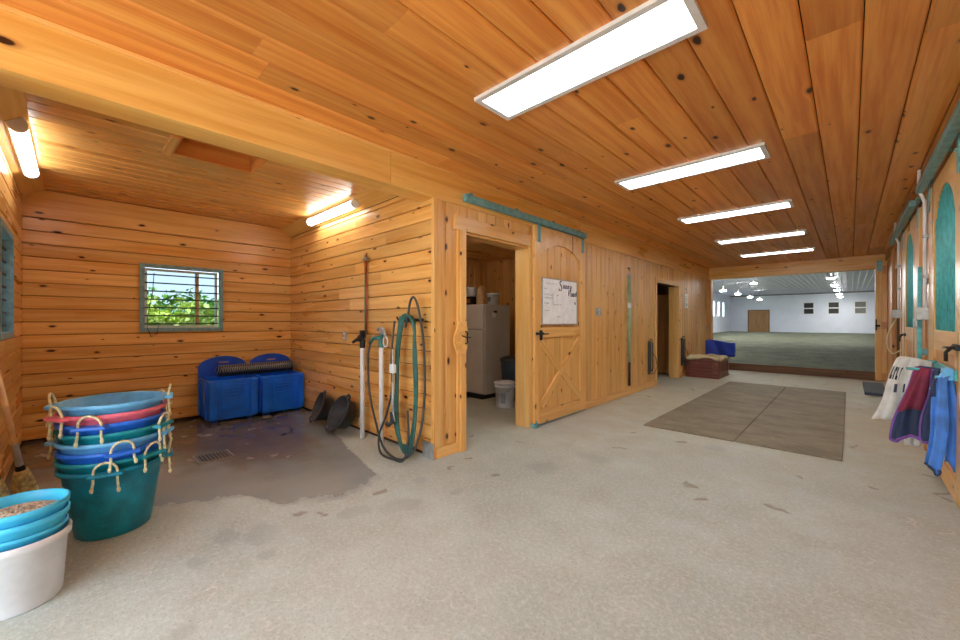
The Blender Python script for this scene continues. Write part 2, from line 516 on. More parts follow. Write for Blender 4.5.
def board(parent, mat, O, A, B, Nn, L, W, T, ch=0.007, name='plank', flip=True):
    """one board: starts at O, runs L along A, W along B, T out along Nn"""
    A, B, Nn = Vector(A), Vector(B), Vector(Nn)
    me = plank_mesh(L, W, T, mat, ch)
    o = bpy.data.objects.new(name, me)
    COL.objects.link(o)
    Mx = Matrix.Identity(4)
    for i, ax in enumerate((A, B, Nn)):
        Mx[0][i], Mx[1][i], Mx[2][i] = ax
    Mx[0][3], Mx[1][3], Mx[2][3] = O
    if parent is not None: o.parent = parent
    o.matrix_world = Mx if Mx.to_3x3().determinant() > 0 else Mx
    if Mx.to_3x3().determinant() < 0:
        # keep a right-handed frame: run the board the other way
        Mx2 = Mx.copy()
        for r_ in range(3):
            Mx2[r_][0] = -Mx[r_][0]
            Mx2[r_][3] = O[r_] + A[r_] * L
        o.matrix_world = Mx2
    return o

def boards(parent, mat, O, A, B, Nn, a0, a1, b0, b1, w, T, holes=(), joint=0.0, ch=0.007, name='plank', rnd=None):
    """rows of boards over a rectangle, cut around holes (a0, a1, b0, b1); each board is an object"""
    O, A_, B_ = Vector(O), Vector(A), Vector(B)
    rnd = rnd or random
    def put(p, q, r, s):
        if q - p < 0.01 or s - r < 0.012: return
        cuts = [p]
        if joint and q - p > joint * 0.8:
            x = p + rnd.uniform(0.25, 1.0) * joint
            while x < q - 0.5:
                cuts.append(x); x += rnd.uniform(0.8, 1.3) * joint
        cuts.append(q)
        for i in range(len(cuts) - 1):
            board(parent, mat, O + A_ * (cuts[i] + (0.0008 if i else 0)) + B_ * r, A, B, Nn, cuts[i + 1] - cuts[i], s - r, T, ch, name)
    b = b0
    while b < b1 - 0.01:
        e = min(b + w, b1)
        hs = sorted([h for h in holes if h[2] < e - 0.004 and h[3] > b + 0.004], key=lambda h: h[0])
        p = a0
        for h in hs:
            if h[0] > p: put(p, h[0], b, e)
            if h[2] > b + 0.012: put(max(p, h[0]), min(h[1], a1), b, h[2])
            if h[3] < e - 0.012: put(max(p, h[0]), min(h[1], a1), h[3], e)
            p = max(p, h[1])
        if p < a1: put(p, a1, b, e)
        b = e

# ------------------------------------------------------------------ dimensions
XW = -2.745     # face of the wall on the left of the aisle
XWB = -2.93     # its back face
XR = 0.56       # stall fronts on the right
XB = -6.12      # back wall of the wash bay
YBL, YBR = -0.36, 2.27   # side walls of the wash bay
YE = 11.70      # arena end
YN = -1.7       # entrance end, behind the camera
ZC = 2.66       # aisle ceiling
ZB = 2.635      # bay ceiling
ZBM = 2.38      # underside of the beam
D1 = (2.645, 3.71, 2.135)   # feed room doorway: y0, y1, height
D2 = (7.88, 9.20, 2.02)   # second doorway

# ------------------------------------------------------------------ setting: floor
m = MB(); m.add([(-6.6, YN - 0.1, 0), (0.9, YN - 0.1, 0), (0.9, YE + 0.05, 0), (-6.6, YE + 0.05, 0), (-6.6, YN - 0.1, -0.15), (0.9, YN - 0.1, -0.15), (0.9, YE + 0.05, -0.15), (-6.6, YE + 0.05, -0.15)],
                [(0, 1, 2, 3), (7, 6, 5, 4), (0, 4, 5, 1), (1, 5, 6, 2), (2, 6, 7, 3), (3, 7, 4, 0)])
struct(m.build('floor', 'concrete'), 'broom-finished concrete floor, wet in the wash bay')

# ---- ceiling of the aisle: backing slab plus every board
ca = struct(box('ceiling', 'dark_gap', None, XW - 0.18, 0.9, YN, YE + 0.1, ZC + 0.02, ZC + 0.08), 'orange pine board ceiling over the aisle')
boards(ca, 'pine_ceiling', (0, 0, ZC + 0.02), (0, 1, 0), (1, 0, 0), (0, 0, -1), YN, YE, -2.70 - 0.015, 0.62, 0.2125, 0.02, joint=8.0, ch=0.008)

# ---- beam over the wash bay mouth, running on as a cornice above the wall
bmo = struct(empty('trim_1'), 'deep pine beam above the wash bay mouth, running on along the wall')
def beam_piece(y0, y1, x0, x1, z0, z1, name='beam_board', mat='pine_beam'):
    # a board lying along y whose grain runs along local x
    L = y1 - y0
    m = MB(); m.bbox(0, L, 0, z1 - z0, 0, x1 - x0, 0.004)
    o = m.build(name, mat, bmo)
    o.matrix_world = Matrix(((0, 0, 1, x0), (1, 0, 0, y0), (0, 1, 0, z0), (0, 0, 0, 1)))
    return o
beam_piece(YN, 1.795, XWB + 0.0, -2.722, ZBM, ZC)
beam_piece(1.797, 4.9, XWB + 0.0, -2.722, ZBM, ZC)
beam_piece(4.902, 8.4, XWB + 0.0, -2.722, ZBM, ZC)
beam_piece(8.402, YE, XWB + 0.0, -2.722, ZBM, ZC)
m = MB(); m.bbox(0, YE - YN, 0, 0.02, 0, 0.022, 0.004)
o = m.build('cove_strip', 'pine_trim', bmo); o.matrix_world = Matrix(((0, -1, 0, -2.702), (1, 0, 0, YN), (0, 0, 1, ZC - 0.022), (0, 0, 0, 1)))

# ---- wall on the left of the aisle (y from the bay corner to the arena)
T = 0.02
wl = MB()
zt = ZBM
for y0, y1, z0, z1 in ((YBR + 0.02, D1[0], 0, zt), (D1[0], D1[1], D1[2], zt), (D1[1], D2[0], 0, zt), (D2[0], D2[1], D2[2], zt), (D2[1], YE, 0, zt), (YN, YBL - 0.12, 0, zt)):
    wl.box(XWB + 0.012, XW - T, y0, y1, z0, z1)
wl = struct(wl.build('wall_left', 'dark_gap'), 'vertical pine board wall along the left of the aisle')
hole = [(0, D1[2], D1[0], D1[1]), (0, D2[2], D2[0], D2[1])]
boards(wl, 'pine_wall', (XW - T, 0, 0), (0, 0, 1), (0, 1, 0), (1, 0, 0), 0.0, zt, YBR, YE, 0.142, T, holes=hole)
boards(wl, 'pine_wall', (XW - T, 0, 0), (0, 0, 1), (0, 1, 0), (1, 0, 0), 0.0, zt, YN, YBL - 0.12, 0.142, T)

# baseboards and door trims of that wall
def trimbox(parent, name, x0, x1, y0, y1, z0, z1, mat='pine_trim', b=0.004):
    dx, dy, dz = x1 - x0, y1 - y0, z1 - z0
    big = max(dx, dy, dz)
    m = MB()
    if big == dz:
        m.bbox(0, dz, 0, dy, 0, dx, b); Mx = Matrix(((0, 0, 1, x0), (0, 1, 0, y0), (-1, 0, 0, z1), (0, 0, 0, 1)))
    elif big == dy:
        m.bbox(0, dy, 0, dz, 0, dx, b); Mx = Matrix(((0, 0, 1, x0), (1, 0, 0, y0), (0, 1, 0, z0), (0, 0, 0, 1)))
    else:
        m.bbox(0, dx, 0, dz, 0, dy, b); Mx = Matrix(((1, 0, 0, x0), (0, 0, -1, y1), (0, 1, 0, z0), (0, 0, 0, 1)))
    o = m.build(name, mat, parent); o.matrix_world = Mx
    return o

bl = struct(empty('baseboard_left'), 'pine baseboards along the aisle wall')
trimbox(bl, 'baseboard_piece', XW, XW + 0.022, YBR + 0.02, D1[0] - 0.10, 0.0, 0.10)
trimbox(bl, 'baseboard_piece', XW, XW + 0.022, D1[1] + 0.002, D2[0] - 0.07, 0.0, 0.10)
trimbox(bl, 'baseboard_piece', XW, XW + 0.022, D2[1] + 0.07, YE, 0.0, 0.10)

t2 = struct(empty('trim_2'), 'pine casing around the feed room doorway')
trimbox(t2, 'casing_board', XW, XW + 0.024, D1[0] - 0.10, D1[0], 0.0, D1[2])
trimbox(t2, 'casing_board', XW, XW + 0.024, D1[1], D1[1] + 0.03, 0.0, D1[2])
trimbox(t2, 'head_casing', XW, XW + 0.03, D1[0] - 0.14, D1[1] + 0.05, D1[2], D1[2] + 0.14)
trimbox(t2, 'jamb', XWB, XW + 0.02, D1[1] - 0.02, D1[1], 0.0, D1[2])
trimbox(t2, 'jamb', XWB, XW, D1[0], D1[0] + 0.02, 0.0, D1[2])
trimbox(t2, 'head_jamb', XWB, XW, D1[0] + 0.02, D1[1] - 0.02, D1[2] - 0.02, D1[2])
trimbox(t2, 'strike_board', XW + 0.024, XW + 0.046, D1[0] - 0.075, D1[0] - 0.005, 0.0, D1[2])
t3 = struct(empty('trim_3'), 'pine casing around the second doorway')
trimbox(t3, 'casing_board', XW, XW + 0.02, D2[0] - 0.07, D2[0], 0.0, D2[2])
trimbox(t3, 'casing_board', XW, XW + 0.02, D2[1], D2[1] + 0.07, 0.0, D2[2])
trimbox(t3, 'head_casing', XW, XW + 0.024, D2[0] - 0.09, D2[1] + 0.09, D2[2], D2[2] + 0.09)
trimbox(t3, 'jamb', XWB, XW, D2[1] - 0.02, D2[1], 0.0, D2[2])
trimbox(t3, 'jamb', XWB, XW, D2[0], D2[0] + 0.02, 0.0, D2[2])

# corner boards at the bay mouth
t4 = struct(empty('trim_4'), 'upright pine corner boards at the bay mouth')
trimbox(t4, 'corner_board', XW, XW + 0.02, YBR + 0.0, YBR + 0.085, 0.10, ZBM)
trimbox(t4, 'corner_board', XW - 0.02, XW + 0.02, YBR - 0.018, YBR, 0.0, ZBM)

# ---- wash bay shell
W2 = (0.545 + 0.02, 1.316 + 0.055, 1.15, 1.93)     # back window y0,y1,z0,z1
wbk = MB()
y0, y1, z0, z1 = W2
for a, b, c, d in ((YBL - 0.12, y0, 0, ZB + 0.05), (y1, YBR + 0.12, 0, ZB + 0.05), (y0, y1, 0, z0), (y0, y1, z1, ZB + 0.05)):
    wbk.box(XB - 0.12, XB - T, a, b, c, d)
wbk = struct(wbk.build('wall_bay_back', 'dark_gap'), 'horizontal pine board wall at the back of the wash bay')
ztop = 2.335
boards(wbk, 'pine_bay', (XB - T, 0, 0), (0, 1, 0), (0, 0, 1), (1, 0, 0), YBL, YBR, 0.03, ztop, 0.1355, T, holes=[(y0, y1, z0, z1)], joint=3.4)
boards(wbk, 'pine_bay', (XB - T, 0, 0), (0, 1, 0), (0, 0, 1), (1, 0, 0), YBL, YBR, ztop, ZB, 0.31, T + 0.012, name='frieze_board')

wbr = struct(box('wall_bay_right', 'dark_gap', None, XB - 0.12, XW - T, YBR + T, YBR + 0.11, 0, ZB + 0.05), 'horizontal pine board wall on the right of the wash bay')
boards(wbr, 'pine_bay', (0, YBR + T, 0), (1, 0, 0), (0, 0, 1), (0, -1, 0), XB, XW - 0.02, 0.03, 2.525, 0.1355, T, joint=2.6)
WL = (-4.88, -4.08, 1.15, 1.93)
wbl = MB()
for a, b, c, d in ((XB - 0.12, WL[0], 0, ZB + 0.05), (WL[1], XW - T, 0, ZB + 0.05), (WL[0], WL[1], 0, WL[2]), (WL[0], WL[1], WL[3], ZB + 0.05)):
    wbl.box(a, b, YBL - 0.12, YBL - T, c, d)
wbl = struct(wbl.build('wall_bay_left', 'dark_gap'), 'horizontal pine board wall on the left of the wash bay')
boards(wbl, 'pine_bay', (0, YBL - T, 0), (1, 0, 0), (0, 0, 1), (0, 1, 0), XB, XW, 0.03, 2.525, 0.1355, T, holes=[WL], joint=2.6)

HT = (-4.02, -3.62, 0.57, 1.13)   # ceiling hatch x0,x1,y0,y1
cb = MB()
HS = (HT[0] - .021, HT[1] + .021, HT[2] - .021, HT[3] + .021)
for a, b, c, d in ((XB - 0.1, HS[0], YBL - .1, YBR + .1), (HS[1], XWB, YBL - .1, YBR + .1), (HS[0], HS[1], YBL - .1, HS[2]), (HS[0], HS[1], HS[3], YBR + .1)):
    cb.box(a, b, c, d, ZB + 0.02, ZB + 0.06)
cb = struct(cb.build('ceiling_bay', 'dark_gap'), 'pine board ceiling of the wash bay with an open hatch')
boards(cb, 'pine_bay', (0, 0, ZB + 0.02), (0, 1, 0), (1, 0, 0), (0, 0, -1), YBL, YBR, XB, XWB, 0.142, 0.02, holes=[(HS[2], HS[3], HS[0], HS[1])], joint=3.0)
# sloping boards between ceiling and side walls
for yy, s, nm in ((YBL, 1, 'trim_5'), (YBR, -1, 'trim_6')):
    L = XWB - XB
    zl, zu, w = 2.525, ZB, 0.155
    m = MB()
    poly = [(0, zl), (0, zu), (w, zu)] if s > 0 else [(0, zl), (-w, zu), (0, zu)]
    m.prism([(p[0], p[1] - zl) for p in poly], 'x', 0, L)
    o = struct(m.build(nm, 'pine_beam'), 'sloping pine cove board under the bay ceiling, ' + ('left side' if s > 0 else 'right side'))
    o.location = (XB, yy, zl)
# hatch lining
h = struct(empty('trim_7'), 'wood lining of the open hatch in the bay ceiling')
x0, x1, y0, y1 = HT
zt_ = ZB + 0.26
trimbox(h, 'lining_board', x0 - 0.02, x0, y0 - .02, y1 + .02, ZB + .001, zt_, 'pine_ceiling', .001)
trimbox(h, 'lining_board', x1, x1 + 0.02, y0 - .02, y1 + .02, ZB + .001, zt_, 'pine_ceiling', .001)
trimbox(h, 'lining_board', x0, x1, y0 - 0.02, y0, ZB + .001, zt_, 'pine_ceiling', .001)
trimbox(h, 'lining_board', x0, x1, y1, y1 + 0.02, ZB + .001, zt_, 'pine_ceiling', .001)
trimbox(h, 'lid_board', x0 - 0.02, x1 + 0.02, y0 - 0.02, y1 + 0.02, zt_, zt_ + 0.02, 'pine_ceiling')
trimbox(h, 'edge_strip', x0, x1, y0 - 0.075, y0 - 0.02, ZB - 0.018, ZB, 'pine_trim')

# ---- unseen entrance end behind the camera, doorway widened to let in daylight
we = MB()
we.box(XW - 0.2, -2.60, YN - 0.12, YN, 0, ZC); we.box(0.45, 0.9, YN - 0.12, YN, 0, ZC); we.box(-2.60, 0.45, YN - 0.12, YN, 2.52, ZC)
struct(we.build('wall_entrance', 'pine_wall'), 'unseen pine wall at the entrance end, doorway widened to let in daylight')

# ---- right side: stall fronts
wr = MB()
STALL_OPEN = (8.35, 9.75, 2.15)
for y0, y1, z0, z1 in ((YN, STALL_OPEN[0], 0, ZC), (STALL_OPEN[0], STALL_OPEN[1], STALL_OPEN[2], ZC), (STALL_OPEN[1], YE, 0, ZC)):
    # leave the arched grille openings of the stall fronts open
    if z0 == 0 and y0 == YN:
        segs = [(YN, 4.06, 0, ZC), (4.06, 5.12, 0, 1.15), (4.06, 5.12, 2.33, ZC), (5.12, 6.45, 0, ZC), (6.45, 7.42, 0, 1.15), (6.45, 7.42, 2.33, ZC), (7.42, y1, 0, ZC)]
        for s_ in segs: wr.box(XR + T, XR + 0.12, *s_)
    else:
        wr.box(XR + T, XR + 0.12, y0, y1, z0, z1)
wr = struct(wr.build('wall_right', 'stall_inside'), 'pine stall fronts along the right of the aisle')
boards(wr, 'pine_stall', (XR + T, 0, 0), (0, 0, 1), (0, 1, 0), (-1, 0, 0), 0.0, ZC, YN, YE, 0.142, T,
       holes=[(1.15, 2.33, 4.06, 5.12), (1.15, 2.33, 6.45, 7.42), (0.0, STALL_OPEN[2], *STALL_OPEN[:2])])
si = MB(); si.box(2.9, 3.0, YN, YE, 0, ZC); si.box(XR + .13, 3.0, YN, YE, ZC, ZC + .05); si.box(XR + .1, 3.0, YN, YE, -0.12, -0.02)
si.box(XR + .13, 2.9, 5.72, 5.80, 0, ZC); si.box(XR + .13, 2.9, 8.15, 8.25, 0, ZC); si.box(XR + .13, 2.9, YE - .1, YE, 0, ZC); si.box(XR + .13, 2.9, 3.2, 3.3, 0, ZC)
struct(si.build('wall_stall', 'stall_inside'), 'plain boarded inside of the horse stalls')
rp = struct(empty('trim_8'), 'upright pine posts and lower rails of the stall fronts')
for ya, yb in ((5.40, 5.54), (5.70, 5.84), (8.14, 8.32), (9.78, 9.92)):
    trimbox(rp, 'post', XR - 0.035, XR, ya, yb, 0.0, ZC - 0.16, 'pine_stall')
trimbox(rp, 'header_board', XR - 0.03, XR, YN, YE, ZC - 0.15, ZC, 'pine_stall')

# ---- arena end: header, posts, sill
ae = MB()
ae.box(XWB, -2.66, YE, YE + 0.16, 0, ZC); ae.box(0.385, 0.9, YE + 0.02, YE + 0.16, 0, ZC); ae.box(-2.66, 0.385, YE, YE + 0.16, 2.36, ZC)
ae = struct(ae.build('wall_arena_end', 'pine_trim'), 'pine framing of the wide opening into the riding arena')
trimbox(ae, 'header', -2.72, 0.9, YE - 0.03, YE, 2.36, 2.60, 'pine_beam')
trimbox(ae, 'post', -2.72, -2.66, YE - 0.03, YE, 0, 2.36, 'pine_stall')
trimbox(ae, 'kick_board', -2.66, 0.385, YE + 0.02, YE + 0.07, 0, 0.18, 'sill_wood')

# ------------------------------------------------------------------ rooms behind the left wall
fr = MB()
FX0, FX1, FY0, FY1 = -5.3, XWB, YBR + 0.12, 5.75
fr.box(FX0 - .1, FX0, FY0, FY1, 0, 2.5); fr.box(FX0, FX1, FY1, FY1 + .1, 0, 2.5); fr.box(FX0, FX1, FY0, FY1, 2.45, 2.5)
fr = struct(fr.build('wall_feed_room', 'dark_room'), 'pine boards lining the feed room')
boards(fr, 'pine_wall', (0, FY1, 0), (0, 0, 1), (1, 0, 0), (0, -1, 0), 0, 2.45, FX0, FX1, 0.15, T)
boards(fr, 'pine_wall', (0, 0, 2.45), (0, 1, 0), (1, 0, 0), (0, 0, -1), FY0, FY1 - T, FX0 + T, FX1, 0.2, T)
boards(fr, 'pine_wall', (FX0, 0, 0), (0, 0, 1), (0, 1, 0), (1, 0, 0), 0, 2.45, FY0, FY1, 0.15, T)
tr_ = MB()
tr_.box(-5.3, -5.2, 7.2, 10.2, 0, 2.5); tr_.box(-5.3, XWB, 9.9, 10.0, 0, 2.5); tr_.box(-5.3, XWB, 7.2, 7.3, 0, 2.5); tr_.box(-5.3, XWB, 7.2, 10.2, 2.45, 2.5)
tr_ = struct(tr_.build('wall_tack_room', 'dark_room'), 'boarded inside of the room behind the second doorway')
boards(tr_, 'pine_stall', (0, 9.9, 0), (0, 0, 1), (1, 0, 0), (0, -1, 0), 0, 1.9, -5.2, XWB - 0.02, 0.15, T)

# ------------------------------------------------------------------ riding arena
AX0, AX1, AY0, AY1, AZ, AH = -9.9, 22.0, YE + 0.16, 52.0, 0.08, 4.12
m = MB(); m.box(AX0, AX1, AY0 - 0.09, AY1, -0.2, AZ)
struct(m.build('floor_arena', 'footing'), 'green-grey fibre footing of the riding arena')
m = MB(); m.box(AX0 - .2, AX1 + .2, AY1, AY1 + .2, 0, AH)
wf = m.build('wall_arena_far', 'arena_white'); struct(wf, 'white far wall of the arena')
# far wall door
trimbox(wf, 'door_frame', -8.26, -6.29, AY1 - 0.05, AY1, AZ, 2.48, 'sill_wood')
boards(wf, 'arena_door_wood', (0, AY1 - 0.05, 0), (0, 0, 1), (1, 0, 0), (0, -1, 0), AZ, 2.41, -8.18, -6.37, 0.226, 0.03)
al = MB()
LW = [(30.0, 31.0), (36.0, 37.0), (43.9, 44.95), (46.0, 46.95), (48.1, 49.1)]
ys = [AY0]
for a, b in LW: ys += [a, b]
ys += [AY1]
for i in range(0, len(ys), 2): al.box(AX0 - .05, AX0, ys[i], ys[i + 1], 0, AH)
for a, b in LW: al.box(AX0 - .05, AX0, a, b, 0, 1.75); al.box(AX0 - .05, AX0, a, b, 3.25, AH)
struct(al.build('wall_arena_left', 'arena_white'), 'white left wall of the arena with tall windows')
for i, (a, b) in enumerate(LW):
    w = empty('window_%d' % (i + 3)); struct(w, 'tall bright window in the left wall of the arena')
    w['group'] = 'tall windows in the left arena wall'
    m = MB()
    m.box(AX0 - .06, AX0 + .01, a - .05, a, 1.70, 3.30); m.box(AX0 - .06, AX0 + .01, b, b + .05, 1.70, 3.30)
    m.box(AX0 - .06, AX0 + .01, a, b, 3.25, 3.30); m.box(AX0 - .06, AX0 + .01, a, b, 1.70, 1.75)
    m.build('window_frame', 'white_paint', w)
    box('pane', 'glass', w, AX0 - .05, AX0 - .045, a, b, 1.75, 3.25)
m = MB(); m.box(AX1, AX1 + .2, AY0, AY1, 0, AH); struct(m.build('wall_arena_right', 'arena_white'), 'white right wall of the arena')
m = MB(); m.box(AX0, XWB, AY0 - .1, AY0, 0, AH); m.box(XWB, 0.9, AY0 - .1, AY0, ZC, AH); m.box(0.9, AX1, AY0 - .1, AY0, 0, AH)
struct(m.build('wall_arena_near', 'arena_white'), 'white near wall of the arena')
m = MB(); m.box(AX0 - .2, AX1 + .2, AY0 - .1, AY1 + .2, AH, AH + .1)
ac = struct(m.build('ceiling_arena', 'arena_ceiling'), 'white ribbed metal ceiling of the arena')
m = MB()
x = AX0 + .15
while x < AX1:
    m.add([(x - .03, AY0, AH), (x - .015, AY0, AH - .03), (x + .015, AY0, AH - .03), (x + .03, AY0, AH), (x - .03, AY1, AH), (x - .015, AY1, AH - .03), (x + .015, AY1, AH - .03), (x + .03, AY1, AH)],
          [(0, 1, 5, 4), (1, 2, 6, 5), (2, 3, 7, 6)])
    x += 0.30
rb = m.build('ceiling_rib', 'arena_ceiling', ac); rb['kind'] = 'stuff'
m = MB(); m.box(AX0, AX1, AY1 - .06, AY1, AH - .12, AH); m.build('eave_strip', 'gasket', ac)
# two-pane windows on the far wall
def pix(u, v, depth):
    a = (u - 480) / 388.0; b = (321 - v) / 388.0
    th = math.radians(YAW)
    fx, fy, rx, ry = -math.sin(th), math.cos(th), math.cos(th), math.sin(th)
    return (depth * (fx + rx * a), depth * (fy + ry * a), CAMH + depth * b)
for i, (xc, nm) in enumerate(((-3.06, 'leftmost'), (-1.17, 'middle'), (0.72, 'rightmost'))):
    w = empty('window_%d' % (i + 8)); struct(w, nm + ' small two-pane window in the far arena wall')
    w['group'] = 'windows in the far arena wall'
    m = MB(); a, b, z0, z1 = xc - .37, xc + .37, 2.0, 3.1
    y = AY1 - .05
    m.box(a - .06, a, y, AY1, z0 - .06, z1 + .06); m.box(b, b + .06, y, AY1, z0 - .06, z1 + .06); m.box(a, b, y, AY1, z1, z1 + .06); m.box(a, b, y, AY1, z0 - .06, z0)
    m.box(a, b, y, AY1, (z0 + z1) / 2 - .05, (z0 + z1) / 2 + .05)
    m.build('window_frame', 'white_paint', w)
    for q in (0, 1):
        za = z0 if q == 0 else (z0 + z1) / 2 + .05
        box('pane', ('gasket' if i == 2 else 'black_iron'), w, a, b, AY1 - .03, AY1 - .02, za, za + (z1 - z0) / 2 - .05)

# ------------------------------------------------------------------ outside the windows
gr = MB(); gr.add([(-60, -40, -0.3), (XB - .2, -40, -0.3), (XB - .2, 40, -0.3), (-60, 40, -0.3)], [(0, 1, 2, 3)])
gr.add([(XB - .2, -40, -0.3), (30, -40, -0.3), (30, YN - 14, -0.3), (XB - .2, YN - 14, -0.3)], [(0, 1, 2, 3)])
struct(gr.build('floor_outside', 'grass', fix=False), 'grass outside the barn')
ap = MB(); ap.box(XB - .2, 14, YN - 14, YN - .1, -0.3, -0.02)  # unseen pale ground, added to bounce sunlight onto the aisle ceiling
struct(ap.build('floor_bounce', 'bounce_ground'), 'unseen pale ground added outside the entrance to bounce sunlight in')
def tree(name, label, x, y, hgt, rad, n, mat, seed):
    t = empty(name, (x, y, -0.3)); tag(t, label, 'tree', 'trees outside the bay window')
    rr = random.Random(seed)
    m = MB(); m.tube([(0, 0, 0), (0.05, 0.02, hgt * .4), (0, 0.06, hgt * .75)], [0.12, 0.09, 0.04]); m.build('trunk', 'bark', t)
    cl = [(rr.uniform(-.6, .6) * rad, rr.uniform(-.6, .6) * rad, hgt * (.30 + .55 * rr.random()), rad * rr.uniform(.3, .55)) for _ in range(12)]
    m = MB()
    for _ in range(n):
        c = rr.choice(cl)
        d = Vector((rr.gauss(0, 1), rr.gauss(0, 1), rr.gauss(0, 1))).normalized()
        p = Vector(c[:3]) + d * c[3] * rr.uniform(.6, 1.0)
        e = d.orthogonal().normalized() if rr.random() < .5 else Vector((rr.gauss(0, 1), rr.gauss(0, 1), rr.gauss(0, 1))).normalized()
        g = e.cross(Vector((rr.gauss(0, 1), rr.gauss(0, 1), rr.gauss(0, 1)))).normalized()
        s_ = rr.uniform(.06, .12)
        m.add([p - e * s_, p + g * s_ * .5, p + e * s_, p - g * s_ * .5], [(0, 1, 2, 3)])
    o = m.build('foliage', mat, t, fix=False); o['kind'] = 'stuff'
    return t
tree('leafy_tree', 'broad bright green tree seen through the left panes of the bay window', -10.6, 1.25, 2.15, 1.1, 2600, 'leaf_light', 3)
tree('leafy_tree', 'darker green tree seen low through the bay window', -12.6, 2.7, 2.05, 1.3, 2400, 'leaf', 4)
tree('leafy_tree', 'green tree behind the mullion of the bay window', -15.0, 1.8, 2.3, 1.8, 2600, 'leaf', 5)

# ------------------------------------------------------------------ wash bay windows
def bay_window(name, label, on_back):
    w = empty(name); struct(w, label)
    if on_back:
        y0, y1, z0, z1 = W2
        f = lambda a, d, z: (XB + d, y0 + a, z)       # a along the wall, d out of it
    else:
        x0, x1, z0, z1 = WL
        f = lambda a, d, z: (x0 + a, YBL + d, z)
    L = (W2[1] - W2[0]) if on_back else (WL[1] - WL[0])
    def bx(nm, mat, a0, a1, d0, d1, za, zb):
        p, q = f(a0, d0, za), f(a1, d1, zb)
        return box(nm, mat, w, min(p[0], q[0]), max(p[0], q[0]), min(p[1], q[1]), max(p[1], q[1]), za, zb)
    t = 0.045
    bx('window_frame', 'teal_frame', -0.02, t - .02, -0.03, 0.03, z0 - .02, z1 + .02)
    bx('window_frame', 'teal_frame', L - t + .02, L + .02, -0.03, 0.03, z0 - .02, z1 + .02)
    bx('window_frame', 'teal_frame', t - .02, L - t + .02, -0.03, 0.03, z1 - t + .02, z1 + .02)
    bx('window_frame', 'teal_frame', t - .02, L - t + .02, -0.03, 0.03, z0 - .02, z0 + t - .02)
    i = t - .02; s_ = 0.028
    bx('sash', 'white_paint', i, i + s_, -0.10, -0.05, z0 + i, z1 - i); bx('sash', 'white_paint', L - i - s_, L - i, -0.10, -0.05, z0 + i, z1 - i)
    bx('sash', 'white_paint', i + s_, L - i - s_, -0.10, -0.05, z1 - i - s_, z1 - i); bx('sash', 'white_paint', i + s_, L - i - s_, -0.10, -0.05, z0 + i, z0 + i + s_)
    bx('mullion', 'kraft', L * .665, L * .665 + .035, -0.10, -0.05, z0 + i + s_, z1 - i - s_)
    bx('pane', 'glass_dimmed', i + s_, L * .665, -0.078, -0.074, z0 + i + s_, z1 - i - s_)
    bx('pane', 'glass_dimmed', L * .665 + .035, L - i - s_, -0.078, -0.074, z0 + i + s_, z1 - i - s_)
    for k in range(7):
        z = z0 + .075 + k * (z1 - z0 - .12) / 6.6
        m = MB(); m.tube([f(i - .005, -0.012, z), f(L - i + .005, -0.012, z)], 0.008, 8); m.build('guard_bar', 'black_iron', w)
    return w
w1 = bay_window('window_1', 'teal-framed barred window in the back wall of the wash bay', True)
w2_ = bay_window('window_2', 'teal-framed barred window in the left wall of the wash bay', False)
m = MB()
yb = W2[0] + .06
m.tube([(XB + .04, yb + .05, 1.84), (XB + .035, yb + .035, 1.6), (XB + .04, yb - .01, 1.3), (XB + .045, yb - .015, 1.18), (XB + .05, yb + .02, 1.07), (XB + .05, yb + .075, 1.10), (XB + .045, yb + .09, 1.2), (XB + .04, yb + .03, 1.3)], 0.004, 6)
tag(m.build('window_cord', 'hose_dark'), 'thin cord looped over the bars of the back bay window', 'cord')

# ------------------------------------------------------------------ ceiling lights
LY = (1.90, 3.90, 5.86, 7.88, 9.86)
ordn = ('nearest and largest', 'second', 'third', 'fourth', 'farthest')
for i, y in enumerate(LY):
    p = empty('ceiling_light', (-1.095, y, ZC)); tag(p, ordn[i] + ' flat white light panel on the aisle ceiling' + ('' if i in (0, 4) else ' counted from the camera'), 'ceiling light', 'aisle light panels')
    hx, hy, e = 0.61, 0.165, 0.036
    m = MB()
    m.box(-hx, hx, -hy, -hy + e, -0.022, 0); m.box(-hx, hx, hy - e, hy, -0.022, 0)
    m.box(-hx, -hx + e, -hy + e, hy - e, -0.022, 0); m.box(hx - e, hx, -hy + e, hy - e, -0.022, 0)
    m.build('frame', 'light_frame', p)
    box('diffuser', 'panel_emit', p, -hx + e, hx - e, -hy + e, hy - e, -0.014, -0.004)
def tube_light(x0, x1, y, z, s, label):
    p = empty('tube_light', ((x0 + x1) / 2, y, z)); tag(p, label, 'tube light', 'wash bay tube lights')
    p.rotation_euler = (s * math.radians(-35), 0, 0)
    L = (x1 - x0) / 2
    m = MB(); m.bbox(-L, L, -0.05, 0.05, 0.0, 0.03, 0.006)
    m.build('housing', 'white_plastic', p)
    m = MB(); n = 10
    poly = [(0.046 * math.cos(PI * k / n), -0.045 * math.sin(PI * k / n)) for k in range(n + 1)]
    m.prism(poly, 'x', -L + .045, L - .045); m.build('diffuser', 'tube_emit', p)
    for q in (-1, 1):
        m = MB(); m.prism([(a * 1.06, b * 1.06) for a, b in poly], 'x', q * L - (0 if q < 0 else .045), q * L + (.045 if q < 0 else 0)); m.build('end_cap', 'white_plastic', p)
    return p
tube_light(-5.24, -3.98, YBL + .105, 2.565, -1, 'lit tube light on the left cove board of the wash bay')
tube_light(-5.20, -3.96, YBR - .105, 2.565, 1, 'lit tube light on the right cove board of the wash bay')
